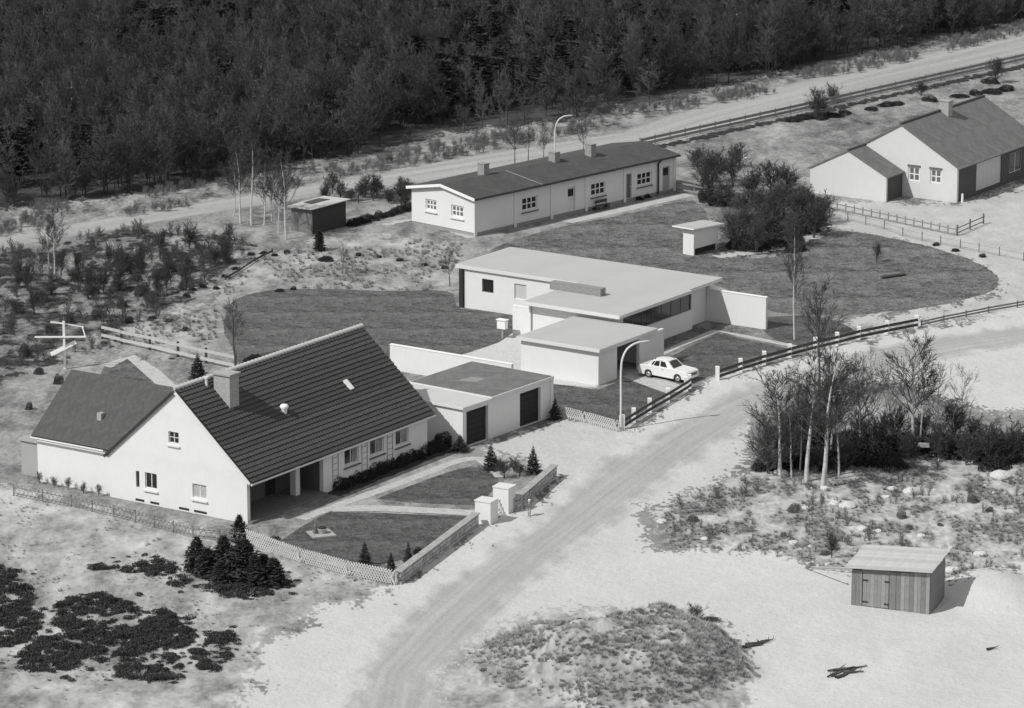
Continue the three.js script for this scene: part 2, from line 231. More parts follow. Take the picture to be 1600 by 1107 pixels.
// flat sheets laid on the ground
function smooth(pts, closed, k = 6) { const c = new THREE.CatmullRomCurve3(pts, closed, 'centripetal'); return c.getPoints(pts.length * k); }
function dense(pts, step) { const out = []; pts.forEach((a, i) => { const b = pts[(i + 1) % pts.length], n = Math.max(1, Math.min(60, Math.round(a.distanceTo(b) / step))); for (let k = 0; k < n; k++) out.push(a.clone().lerp(b, k / n)); }); return out; }
function ragged(pts, amp) { return dense(pts, 0.55).map(p => V(p.x + amp * (2.6 * (fbm(p.x * 0.5, p.z * 0.3 + 7, 3) - 0.5) + 0.7 * (hash(Math.round(p.x * 9), Math.round(p.z * 9)) - 0.5)), 0, p.z + amp * (3.6 * (fbm(p.x * 0.5 + 31, p.z * 0.3, 3) - 0.5) + 1.2 * (hash(Math.round(p.z * 9), Math.round(p.x * 7)) - 0.5)))); }
function sheetGeo(pts, y) { const g = new THREE.ShapeGeometry(new THREE.Shape(pts.map(p => new THREE.Vector2(p.x, -p.z)))); g.rotateX(-Math.PI / 2).translate(0, y, 0); return uvm(g); }
function sheet(name, px, y, m, { round = false, rag = 0, k = 6 } = {}) { let p = px.map(q => at(...q)); if (round) p = smooth(p, true, k); if (rag) p = ragged(p, rag); return structure(name, sheetGeo(p, y), m); }
function ribbonGeo(P, w, y, rag = 0, w1 = w) {
  const A = [], B = [];
  P.forEach((p, i) => { const a = P[Math.max(0, i - 1)], b = P[Math.min(P.length - 1, i + 1)], d = b.clone().sub(a).setY(0).normalize(), n = V(-d.z, 0, d.x), ww = (w + (w1 - w) * i / (P.length - 1)) / 2;
    A.push(p.clone().addScaledVector(n, ww + rag * (hash(i, 3) - 0.5))); B.push(p.clone().addScaledVector(n, -ww - rag * (hash(i, 7) - 0.5))); });
  return sheetGeo(A.concat(B.reverse()), y);
}
function ribbon(name, px, w, y, m, { round = true, rag = 0, k = 6, w1 } = {}) { let P = px.map(q => at(...q)); if (round) P = smooth(P, false, k); return structure(name, ribbonGeo(P, w, y, rag, w1), m); }

function earthRoad(name, px, w) { const P = smooth(px.map(q => at(...q)), false, 5), W = w.flatMap((v, i) => i < w.length - 1 ? [0, 1, 2, 3, 4].map(k => v + (w[i + 1] - v) * k / 5) : [v]), pos = [], uv = [], idx = [], n = P.length; P.forEach((p, i) => { const a = P[Math.max(0, i - 1)], b = P[Math.min(n - 1, i + 1)], d = b.clone().sub(a).normalize(), h = W[Math.min(W.length - 1, Math.round(i * (W.length - 1) / (n - 1)))]; for (const sd of [-1, 1]) { const x = p.x - d.z * h * sd, z = p.z + d.x * h * sd; pos.push(x, 0.006, z); uv.push((x - GX0) / (GX1 - GX0), (z - GZ1) / (GZ0 - GZ1)); } if (i) { const k = 2 * i; idx.push(k - 2, k, k - 1, k - 1, k, k + 1); } });
  const g = new THREE.BufferGeometry(); g.setAttribute('position', new THREE.Float32BufferAttribute(pos, 3)); g.setAttribute('uv', new THREE.Float32BufferAttribute(uv, 2)); g.setIndex(idx); g.computeVertexNormals(); if (g.attributes.normal.getY(0) < 0) { g.setIndex(idx.map((_, i) => idx[i - i % 3 + (2 - i % 3)])); g.computeVertexNormals(); } structure(name, g, groundMat); }
earthRoad('road', [[-300, 424], [28, 374], [220, 342], [345, 321], [500, 296], [640, 275], [800, 250], [1016, 215], [1100, 187], [1300, 134], [1600, 66], [1950, -22]], [2, 2.1, 2.1, 2.2, 2.6, 3.1, 3.6, 3.7, 3.9, 3.9, 4, 4]);
earthRoad('street', [[590, 1190], [622, 1050], [700, 968], [790, 893], [880, 826], [970, 757], [1060, 692], [1140, 641], [1230, 602], [1370, 562], [1500, 538], [1850, 490]], [2.4, 2.3, 2.2, 2.2, 2.2, 2.2, 2.2, 2.2, 2.4, 2.7, 2.8, 3]);
sheet('lawn', [[588, 780], [640, 760], [700, 738], [735, 729], [760, 733], [776, 744], [778, 758], [748, 791], [700, 789], [640, 785]], 0.008, mat.lawnDark, { rag: 0.07 });
sheet('lawn', [[432, 850], [470, 824], [515, 800], [560, 801], [640, 804], [738, 808], [715, 832], [690, 852], [650, 866], [620, 877], [590, 882], [545, 880], [470, 864]], 0.008, mat.lawnDark, { rag: 0.07 });
sheet('lawn', [[352, 492], [372, 466], [430, 453], [520, 452], [600, 455], [700, 456], [722, 482], [800, 490], [796, 524], [712, 556], [620, 566], [560, 600], [420, 600], [360, 540]], 0.008, mat.lawn, { round: true, rag: 0.12 });
sheet('lawn', [[862, 600], [933, 609], [968, 597], [1020, 594], [1064, 601], [1010, 640], [968, 668], [866, 645]], 0.008, mat.lawnDark, { rag: 0.07 });
sheet('lawn', [[1040, 562], [1119, 521], [1240, 547], [1170, 570], [1110, 588], [1088, 596]], 0.008, mat.lawnDark, { rag: 0.07 });
sheet('lawn', [[770, 398], [800, 376], [890, 352], [1000, 330], [1080, 314], [1110, 345], [1130, 400], [1200, 404], [1270, 378], [1310, 362], [1400, 374], [1480, 394], [1535, 414], [1562, 440], [1530, 462], [1420, 484], [1330, 492], [1250, 492], [1200, 484], [1160, 470], [1100, 440], [900, 410]], 0.008, mat.lawnRough, { round: true, rag: 0.2 });
sheet('lawn', [[1196, 497], [1260, 494], [1310, 503], [1335, 517], [1270, 535], [1245, 540], [1196, 520]], 0.008, mat.lawnDark, { round: true, k: 3, rag: 0.2 });
sheet('lawn', [[163, 572], [205, 559], [275, 615], [150, 600]], 0.008, mat.lawn);
ribbon('path', [[470, 812], [515, 795], [590, 768], [660, 742], [720, 720], [745, 717], [765, 728], [784, 746]], 0.85, 0.014, mat.path, { rag: 0.1 });
ribbon('path', [[520, 796], [590, 795], [660, 798], [750, 803]], 1.25, 0.02, mat.path, { rag: 0.1 });
ribbon('path', [[884, 347], [950, 333], [1010, 319], [1076, 304]], 1.5, 0.014, mat.path, { round: false, rag: 0 });
ribbon('path', [[1022, 559], [1060, 541], [1119, 517], [1160, 525], [1243, 542]], 0.7, 0.014, mat.path, { round: false });
ribbon('path', [[163, 573], [205, 558], [235, 580], [270, 612]], 1.3, 0.014, mat.path, { round: false });
ribbon('driveway', [[985, 583], [1020, 597], [1062, 612]], 2.2, 0.016, mat.path, { round: false });
ribbon('path', [[1120, 402], [1160, 396], [1205, 390], [1280, 368]], 1.2, 0.014, mat.path, { rag: 0.6, k: 10 });
ribbon('path', [[600, 352], [645, 344], [690, 356], [738, 372]], 0.8, 0.014, mat.path, { rag: 0.3, k: 8 });
ribbon('garden_bed', [[510, 772], [560, 752], [620, 728], [672, 708], [700, 700]], 2.1, 0.01, M(0.035, 0.95, T.rough, 1), { rag: 0.2 });

// ---------------------------------------------------------------- the big tiled house
{ const PHI = 56.54 * D, o = at(386.6, 819), H = thing('house', 'long white plastered house with dark tiled roof and gable side wing', 'house', o, PHI);
  const L = 19.64, W = 11, E = 2.9, R = 7.72, t = 0.3, wins = [[10.3, 11.87, 1.3, 2.45], [13.14, 14.69, 1.3, 2.45], [16.0, 17.5, 1.3, 2.45]];
  const gw = [[-6.13, -5.32, 4.31, 5.07], [-8.84, -8.56, 0.99, 2.06], [-8.1, -7.15, 1.06, 2.09], [-4.3, -3.2, 1.05, 1.95]];
  mesh('wall', panel(rect(8, L, -0.4, E), wins.map(hole), t, 'f', 0), mat.white, H);
  mesh('wall', panel([[-W, -0.6], [0, -0.6], [0, E], [-W / 2, R], [-W, E]], gw.map(hole), t, 'g', 0), mat.white, H);
  mesh('wall', panel([[-W, -0.6], [-t, -0.6], [-t, E], [-W / 2, R], [-W, E]], [], t, 'g', L - t), mat.white, H);
  mesh('wall', box(t, L - t, -0.6, E, -W, -W + t), mat.white, H);
  const porchShadeWood = M(0.13, 0.85, T.wood, 1.2);  // darkened wood: part of the porch shade is put into this colour
  mesh('porch_wall', box(8, 8.3, -0.2, E, -2.4, -t), porchShadeWood, H);
  mesh('porch_wall', panel(rect(t, 8.3, -0.2, E), [[1.0, 2.9, 0.9, 2.3], [5.0, 6.1, 0.16, 2.3]], 0.2, 'f', -2.4), porchShadeWood, H);
  windowPart(H, 'f', -2.4, 1.0, 2.9, 0.9, 2.3, 2, 1, { f: mat.frameDark, sill: false });
  doorPart(H, 'f', -2.4, 5.0, 6.1, 0.16, 2.3, mat.doorDark);
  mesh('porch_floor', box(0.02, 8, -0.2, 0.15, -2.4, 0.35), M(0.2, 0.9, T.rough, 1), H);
  mesh('porch_ceiling', box(t, 8, E - 0.12, E - 0.02, -2.4, 0.1), porchShadeWood, H);
  mesh('porch_column', box(6.25, 6.7, 0.15, E - 0.12, -1.35, -0.9), mat.white, H);
  mesh('lintel_beam', box(0.3, 8, E - 0.3, E - 0.02, -0.26, -0.02), porchShadeWood, H);
  for (let k = 0; k < 3; k++) mesh('porch_light', [box(0.5 + k * 0.42, 0.62 + k * 0.42, 2.18, 2.42, -0.6, -0.48), box(0.54 + k * 0.42, 0.58 + k * 0.42, 2.42, E - 0.12, -0.56, -0.52)], mat.pale, H);
  for (const w of wins) windowPart(H, 'f', 0, ...w, 2, 1, { curtains: true, sillMat: mat.frameDark });
  windowPart(H, 'g', 0, ...gw[0], 2, 2, { sillMat: mat.fascia, f: mat.fascia }); windowPart(H, 'g', 0, ...gw[1], 1, 1, { sill: false, f: mat.frameDark }); windowPart(H, 'g', 0, ...gw[2], 2, 1, { sillMat: mat.fascia }); windowPart(H, 'g', 0, ...gw[3], 2, 1, { sillMat: mat.fascia, g: mat.curtain });
  for (const x of [9.3, 12.5, 15.35]) { const q = [box(x - 0.32, x - 0.28, 0.35, 2.6, 0.01, 0.04), box(x + 0.28, x + 0.32, 0.35, 2.6, 0.01, 0.04)]; for (let k = 0; k < 6; k++) q.push(box(x - 0.28, x + 0.28, 0.5 + k * 0.4, 0.535 + k * 0.4, 0.012, 0.035)); mesh('trellis', q, mat.grey, H); }
  for (const [a, b] of [[-8.9, -8.2], [-7.7, -7.0], [-5.4, -4.6], [-4.2, -3.2]]) mesh('cellar_vent', box(-0.02, 0.05, 0.1, 0.24, a, b), mat.black, H);
  // roof: two slabs; the slope that shows carries its courses of pantiles and the ridge its capping tiles
  const sl = (R - E) / (W / 2), over = 0.38, ye = E - over * sl, up = 0.16, len = Math.hypot(W / 2 + over, R - ye), x0 = -0.12, x1 = L + 0.3;
  const roof = mesh('roof', slab([[x0, ye + up, over], [x1, ye + up, over], [x1, R + up, -W / 2], [x0, R + up, -W / 2]], 0.14), mat.tileDark, H);
  mesh('roof', slab([[x1, ye + up, -W - over], [x0, ye + up, -W - over], [x0, R + up, -W / 2 - 0.01], [x1, R + up, -W / 2 - 0.01]], 0.14), mat.tile, H);
  const n = 23, ch = len / n, ang = Math.atan2(R - ye, W / 2 + over);
  { const P = [], tw = 0.3, seg = 4, nx = Math.round((x1 - x0) / tw), prof = f => 0.016 * Math.cos(f * Math.PI * 2);
    const push = (a, b, c, d) => P.push(...a, ...b, ...c, ...a, ...c, ...d);
    for (let i = 0; i < nx * seg; i++) { const a = x0 + (x1 - x0) * i / (nx * seg), b = x0 + (x1 - x0) * (i + 1) / (nx * seg), fa = prof(i / seg), fb = prof((i + 1) / seg), lo = 0.1, hi = 0.03;
      push([a, -0.03, lo + fa], [b, -0.03, lo + fb], [b, ch, hi + fb], [a, ch, hi + fa]); push([a, -0.03, 0.003], [b, -0.03, 0.003], [b, -0.03, lo + fb], [a, -0.03, lo + fa]); }
    let g = new THREE.BufferGeometry(); g.setAttribute('position', new THREE.Float32BufferAttribute(P, 3)); g.computeVertexNormals(); g = uvm(g);
    for (let k = 0; k < n; k++) { const c = mesh('tile_course', g, [mat.tile, mat.tileDark, mat.tile, mat.tileC][Math.floor(4 * hash(k, 31))], roof); c.position.set(0.05 * (hash(k, 5) - 0.5), 0.012 * hash(k, 6) + ye + up + Math.sin(ang) * k * ch, over - Math.cos(ang) * k * ch); c.rotation.x = -(Math.PI / 2 - ang) ; } }
  const rg = uvm(new THREE.CylinderGeometry(0.1, 0.2, 0.4, 8, 1, false).rotateZ(Math.PI / 2)); const nr = 52;
  for (let k = 0; k < nr; k++) { const c = mesh('ridge_tile', rg, mat.ridge, roof); c.position.set(x0 + (x1 - x0) * (k + 0.5) / nr, R + up + 0.03, -W / 2); }
  mesh('gutter', [rod(V(x0, ye + 0.02, over + 0.06), V(x1, ye + 0.02, over + 0.06), 0.07)], mat.fascia, H);
  mesh('barge_board', slab([[x0 - 0.04, ye + 0.14, over], [x0 - 0.002, ye + 0.14, over], [x0 - 0.002, R + 0.14, -W / 2], [x0 - 0.04, R + 0.14, -W / 2]], 0.2), mat.fascia, H);
  mesh('barge_board', slab([[x0 - 0.002, ye + 0.14, -W - over], [x0 - 0.04, ye + 0.14, -W - over], [x0 - 0.04, R + 0.14, -W / 2], [x0 - 0.002, R + 0.14, -W / 2]], 0.17), mat.black, H);
  const chim = mesh('chimney', box(3.0, 3.95, 5.2, 8.3, -4.8, -3.54), mat.brick, H); mesh('chimney_cap', box(2.9, 4.05, 8.3, 8.42, -4.9, -3.44), mat.concrete, chim);
  const onRoof = z => R + up - (z + W / 2) * sl;
  const cowl = new THREE.LatheGeometry([[0.0, 0.62], [0.2, 0.6], [0.3, 0.45], [0.2, 0.3], [0.17, 0]].map(p => new THREE.Vector2(...p)), 12);
  mesh('roof_vent', uvm(cowl.clone().translate(7.2, onRoof(-2.44) - 0.05, -2.44)), mat.whiteTrim, H);
  mesh('roof_vent', [cyl(0.1, 0.1, 0.55).translate(2.65, onRoof(-5.1) - 0.05, -5.1), cyl(0.14, 0.14, 0.12).translate(2.65, onRoof(-5.1) + 0.5, -5.1)], mat.fascia, H);
  { const z = -2.57, y = onRoof(z); mesh('skylight', slab([[14.2, y - 0.3 * sl + 0.2, z + 0.3], [14.62, y - 0.3 * sl + 0.2, z + 0.3], [14.62, y + 0.3 * sl + 0.2, z - 0.3], [14.2, y + 0.3 * sl + 0.2, z - 0.3]], 0.2), mat.whiteTrim, H); }
  // the cross wing on the far side of the gable
  const X0 = 0.3, X1 = 8.1, Z0 = -17.2, e2 = 3.2, r2 = 6.45, xm = 4.2, s2 = (r2 - e2) / (xm - X0), ov = 0.3;
  mesh('wing_wall', box(X0, X0 + 0.3, -0.6, e2, Z0, -W), mat.white, H); mesh('wing_wall', box(X1 - 0.3, X1, -0.6, e2, Z0, -W), mat.white, H);
  mesh('wing_wall', uvm(new THREE.ExtrudeGeometry(new THREE.Shape([[X0 + 0.3, -0.6], [X1 - 0.3, -0.6], [X1 - 0.3, e2], [xm, r2], [X0 + 0.3, e2]].map(p => new THREE.Vector2(...p))), { depth: 0.3, bevelEnabled: false }).translate(0, 0, Z0)), mat.white, H);
  const zv = y => -W / 2 - (R + up - y) / sl;                       // where the main roof's far slope has height y
  const ya = e2 - ov * s2 + 0.14, yb = r2 + 0.14;
  mesh('wing_roof', slab([[X0 - ov, ya, Z0 - 0.25], [X0 - ov, ya, zv(ya) - 0.02], [xm, yb, zv(yb) - 0.02], [xm, yb, Z0 - 0.25]].reverse(), 0.14), mat.annexRoof, H);
  mesh('wing_roof', slab([[X1 + ov, ya, Z0 - 0.25], [X1 + ov, ya, zv(ya)], [xm + 0.01, yb, zv(yb)], [xm + 0.01, yb, Z0 - 0.25]], 0.14), mat.annexRoof, H);
  mesh('roof_vent', box(1.55, 1.95, 4.3, 4.85, -13.2, -12.85), mat.grey, H);
  mesh('wing_gutter', rod(V(X0 - ov - 0.05, ya - 0.12, Z0 - 0.25), V(X0 - ov - 0.05, ya - 0.12, -W - 0.4), 0.06), mat.fascia, H);
  mesh('lean_to', [box(1.0, 5, -0.4, 2.3, -19.2, Z0 - 0.01), box(0.85, 5.1, 2.3, 2.42, -19.3, Z0 - 0.26)], mat.grey, H);
}

// ---------------------------------------------------------------- the double garage
{ const o = at(764, 686.5), H = thing('garage', 'flat roofed white double garage with two black doors', 'garage', o, 53.45 * D), h = 2.72, t = 0.22;
  mesh('wall', panel(rect(-2.9, 7, -0.2, h), [[-2.5, -0.08, 0, 2.42], [3.5, 5.9, 0, 2.42]], t, 'f', 0), mat.white, H);
  mesh('wall', panel(rect(-6.7, -t, -0.2, h), [], t, 'g', -2.9), mat.white, H); mesh('wall', box(-2.68, 7, -0.2, h, -6.7, -6.48), mat.white, H); mesh('wall', box(6.78, 7, -0.2, h, -6.48, -t), mat.white, H);
  for (const [a, b] of [[-2.5, -0.08], [3.5, 5.9]]) { const d = mesh('garage_door', box(a + 0.01, b - 0.01, 0, 2.41, -0.3, -0.24), mat.doorDark, H); for (let k = 1; k < 6; k++) mesh('door_slat', box(a + 0.04, b - 0.04, k * 0.4 - 0.18, k * 0.4 + 0.14, -0.238, -0.215), mat.doorDark, d); }
  const f = mesh('roof', box(0.1, 7.2, h, h + 0.2, -6.9, 0.18), mat.fascia, H); mesh('roofing_felt', box(0.16, 7.13, h + 0.2, h + 0.215, -6.83, 0.1), mat.garageRoof, f);
  mesh('felt_patch', sheetGeo([V(2.2, 0, -4.4), V(3.6, 0, -4.2), V(3.9, 0, -3.2), V(2.7, 0, -3.0)], h + 0.222), M(0.34, 0.9, T.rough, 0.9), f);
  const g = mesh('roof', box(-3.1, 0.09, h - 0.03, h + 0.12, -6.9, 0.18), mat.fascia, H); mesh('roof_coating', box(-3.03, 0.05, h + 0.12, h + 0.13, -6.83, 0.11), mat.lightRoof, g);
  mesh('end_pier', box(7.01, 7.35, -0.2, h + 0.1, -0.5, 0.03), mat.white, H);
}

// ---------------------------------------------------------------- the flat roofed bungalow
{ const PHI = 56 * D, o = at(935, 603), H = thing('bungalow', 'low white bungalow with wide pale gravel roof and ribbon window', 'house', o, PHI), h = 3.08, t = 0.26;
  const fl = -0.3;
  // left wing
  mesh('wall', panel(rect(-21.6, -11, fl, h), [[-19.94, -18.87, 1.45, 2.5], [-16.95, -15.85, 1.3, 2.5]], t, 'g', 14.5), mat.white, H);
  windowPart(H, 'g', 14.5, -19.94, -18.87, 1.45, 2.5, 1, 1, { f: mat.frameDark, sill: false }); windowPart(H, 'g', 14.5, -16.95, -15.85, 1.3, 2.5, 1, 1, { g: mat.pale, sill: false });
  mesh('corner_pier', box(14.3, 14.9, fl, h, -21.95, -21.62), mat.black, H);
  mesh('wall', box(14.92, 21.5, fl, h, -21.86, -21.6), mat.white, H); mesh('wall', box(21.24, 21.5, fl, h, -21.59, -3.7), mat.white, H);
  // middle block
  mesh('wall', panel(rect(-11, -3.4, fl, h), [], t, 'g', 7.6), mat.white, H); mesh('wall', box(7.87, 14.5, fl, h, -11, -10.74), mat.white, H);
  mesh('wall', panel(rect(7.87, 18.35, fl, h), [[8.6, 18.2, 1.5, 2.85]], t, 'f', -3.4), mat.white, H);
  windowPart(H, 'f', -3.4, 8.6, 18.2, 1.5, 2.85, 7, 1, { f: mat.frameDark, sill: false });
  doorPart(H, 'f', -3.9, 18.36, 19.1, -0.2, 2.7, mat.frameDark); mesh('wall', box(19.11, 21.23, fl, h, -4.2, -3.94), mat.white, H); mesh('wall', box(18.36, 19.1, 2.71, h, -4.2, -3.94), mat.white, H);
  mesh('downpipe', rod(V(7.52, 0, -10.75), V(7.52, h, -10.75), 0.05), mat.grey, H);
  const R = mesh('roof', slab([[6.9, h + 0.26, -11.2], [6.9, h + 0.26, -2.65], [17, h + 0.26, -2.65], [17, h + 0.26, -2.95], [21.9, h + 0.26, -2.95], [21.9, h + 0.26, -22.3], [14.3, h + 0.26, -22.3], [14.3, h + 0.26, -11.2]].reverse(), 0.25), mat.fascia, H);
  mesh('roof_gravel', slab([[7.0, h + 0.275, -11.1], [7.0, h + 0.275, -2.75], [16.9, h + 0.275, -2.75], [16.9, h + 0.275, -3.05], [21.8, h + 0.275, -3.05], [21.8, h + 0.275, -22.2], [14.4, h + 0.275, -22.2], [14.4, h + 0.275, -11.1]].reverse(), 0.014), mat.gravel, R);
  mesh('chimney', box(11.3, 12, h + 0.27, h + 0.85, -11.6, -7.1), M(0.34, 0.9, T.rough, 0.7), H);
  mesh('vent_pipe', cyl(0.09, 0.09, 0.35).translate(12.8, h + 0.27, -9.2), mat.grey, H);
  // garage block
  mesh('garage_wall', panel(rect(0, 8.8, fl, 2.4), [[2.45, 5.45, fl, 2.3]], t, 'f', 0), mat.white, H); mesh('garage_wall', panel(rect(-6.6, -t, fl, 2.5), [], t, 'g', 0), mat.white, H); mesh('garage_wall', box(0, 7.4, 2.41, 2.5, -t, -0.002), mat.white, H);
  mesh('garage_wall', box(0.27, 7.2, fl, 2.5, -6.6, -6.36), mat.white, H); mesh('garage_wall', box(6.95, 7.2, fl, 2.5, -6.35, -t), mat.white, H);
  mesh('garage_floor', box(0.27, 6.94, -0.3, 0.03, -6.35, -0.02), mat.concrete, H);
  const G = mesh('garage_roof', box(-0.35, 7.45, 2.5, 2.74, -6.8, 0.3), mat.fascia, H); mesh('roof_gravel', box(-0.28, 7.38, 2.74, 2.755, -6.73, 0.22), mat.gravel, G);
  const lw = new THREE.Matrix4().makeRotationY(PHI).setPosition(o), w = (x, y, z) => V(x, y, z).applyMatrix4(lw);
  const A = thing('garden_wall', 'tall white screen wall projecting towards the lawn from the bungalow corner', 'wall', w(21.2, 0, 0), PHI); mesh('wall_face', box(0, 0.26, -0.3, 2.45, -3.9, 1.3), mat.white, A); mesh('coping', box(-0.03, 0.29, 2.451, 2.5, -3.92, 1.33), mat.whiteTrim, A);
  const B = thing('garden_wall', 'long white boundary wall between the tiled house and the bungalow terrace', 'wall', w(-4.5, 0, 0), PHI); mesh('wall_face', box(0, 0.25, -0.3, 1.85, -14.95, -4.4), mat.white, B); mesh('coping', box(-0.03, 0.28, 1.851, 1.9, -14.98, -4.37), mat.whiteTrim, B);
  const Cc = thing('garden_wall', 'short white screen wall with pale box beside the bungalow terrace', 'wall', w(9, 0, 0), PHI); mesh('wall_face', box(0, 0.24, -0.3, 2.3, -13.4, -11.01), mat.white, Cc); mesh('coping', box(-0.02, 0.26, 2.301, 2.34, -13.42, -11.01), mat.whiteTrim, Cc);
  const P = thing('letter_box', 'pale box on a thin post standing at the lawn edge by the bungalow', 'box', at(785, 529), PHI); mesh('post', cyl(0.05, 0.05, 0.75), mat.steel, P); mesh('case', [box(-0.2, 0.2, 0.75, 1.4, -0.36, 0.36), box(-0.26, 0.26, 1.4, 1.46, -0.42, 0.42)], mat.whiteTrim, P);
}

// ---------------------------------------------------------------- the long low barrack house
{ const PHI = 47.17 * D, o = at(741.3, 370), H = thing('barrack_house', 'long low white barrack house with shallow dark felt roof and three chimneys', 'house', o, PHI), L = 25.75, W = 7.3, E = 3.2, R = 3.85, t = 0.22;
  const wins = [[5.87, 7.77, 1.25, 2.38], [14.62, 16.48, 1.2, 2.33], [20.68, 22.59, 1.2, 2.33]], doors = [[11.62, 12.59, 0.12, 2.43], [19.22, 19.95, 0.12, 2.47], [24.1, 25.05, 0.12, 2.4]], ew = [[-5.67, -4.38, 1.53, 2.45], [-2.67, -1.26, 1.4, 2.37]];
  mesh('wall', panel(rect(0, L, 0.3, E), [...wins, ...doors.map(d => [d[0], d[1], 0.301, d[3]])].map(hole), t, 'f', 0), mat.white, H);
  mesh('wall', panel([[-W, 0.3], [-t, 0.3], [-t, E + 0.02], [-W / 2, R], [-W, E]], ew.map(hole), t, 'g', 0), mat.white, H); mesh('wall', panel([[-W, 0.3], [-t, 0.3], [-t, E], [-W / 2, R], [-W, E]], [], t, 'g', L - t), mat.white, H); mesh('wall', box(t, L - t, 0.3, E, -W, -W + t), mat.white, H);
  mesh('plinth', box(0.05, L - 0.05, -0.3, 0.299, -W + 0.05, -0.05), mat.brickDark, H);
  for (const w of wins) windowPart(H, 'f', 0, ...w, 3, 2, { bar: 0.11, sillMat: mat.frameDark }); for (const w of ew) windowPart(H, 'g', 0, ...w, 3, 2, { bar: 0.13, sillMat: mat.fascia, g: mat.frameDark });
  doors.forEach((d, i) => { doorPart(H, 'f', 0, d[0], d[1], 0.3, d[3], i === 0 ? mat.fascia : i === 1 ? mat.frameDark : mat.grey, 0.13, i === 1 ? null : [1.3, 1.95]); });
  for (const x of [0.11, 5.0, 9.57, 13.99, 19.0, L - 0.1]) mesh('pilaster', box(x - 0.16, x + 0.16, 0.02, E - 0.06, 0.003, 0.07), mat.white, H);
  mesh('downpipe', [rod(V(23.36, 0.05, 0.12), V(23.36, E - 0.35, 0.12), 0.08), rod(V(23.36, E - 0.35, 0.12), V(23.5, E - 0.02, 0.36), 0.08)], mat.black, H);
  const sl = (R - E) / (W / 2), ov = 0.35, y0 = E - ov * sl + 0.16, y1 = R + 0.16;
  const rf = mesh('roof', slab([[-0.3, y0, ov], [L + 0.3, y0, ov], [L + 0.3, y1, -W / 2], [-0.3, y1, -W / 2]], 0.1), mat.felt, H); mesh('roof', slab([[-0.3, y0, -W - ov], [-0.3, y1, -W / 2 - 0.004], [L + 0.3, y1, -W / 2 - 0.004], [L + 0.3, y0, -W - ov]], 0.1), mat.felt, H);
  mesh('roof_seam', slab([[8.0, y0 + 0.012, ov], [8.07, y0 + 0.012, ov], [7.77, y1 + 0.012, -W / 2], [7.7, y1 + 0.012, -W / 2]], 0.011), mat.grey, rf);
  mesh('fascia_board', slab([[-0.36, y0 + 0.02, ov], [-0.305, y0 + 0.02, ov], [-0.305, y1 + 0.02, -W / 2], [-0.36, y1 + 0.02, -W / 2]], 0.24), mat.whiteTrim, H); mesh('fascia_board', slab([[-0.36, y0 + 0.02, -W - ov], [-0.36, y1 + 0.02, -W / 2 - 0.004], [-0.305, y1 + 0.02, -W / 2 - 0.004], [-0.305, y0 + 0.02, -W - ov]], 0.24), mat.whiteTrim, H);
  mesh('gutter', rod(V(-0.3, y0 - 0.1, ov + 0.06), V(L + 0.3, y0 - 0.1, ov + 0.06), 0.06), mat.black, H);
  for (const [x, z, hh] of [[5.1, -3.6, 1.15], [13.5, -3.1, 1.0], [17.75, -2.7, 1.15]]) { const c = mesh('chimney', box(x - 0.1, x + 0.55, 3.4, 3.75 + hh, z - 0.75, z), mat.brickDark, H); mesh('chimney_cap', box(x - 0.14, x + 0.59, 3.75 + hh, 3.82 + hh, z - 0.79, z + 0.04), mat.brickDark, c); }
  const lw = new THREE.Matrix4().makeRotationY(PHI).setPosition(o), b = thing('garden_bench', 'small dark bench under a window of the long barrack house', 'bench', V(14.9, 0, 0.55).applyMatrix4(lw), PHI);
  mesh('seat', box(-0.1, 1.4, 0.4, 0.45, -0.18, 0.2), mat.postDark, b); mesh('backrest', box(-0.1, 1.4, 0.6, 0.85, -0.25, -0.2), mat.postDark, b); for (const x of [0, 1.3]) for (const z of [-0.22, 0.15]) mesh('leg', box(x - 0.03, x + 0.03, 0, z < 0 ? 0.85 : 0.4, z - 0.03, z + 0.02), mat.postDark, b);
}

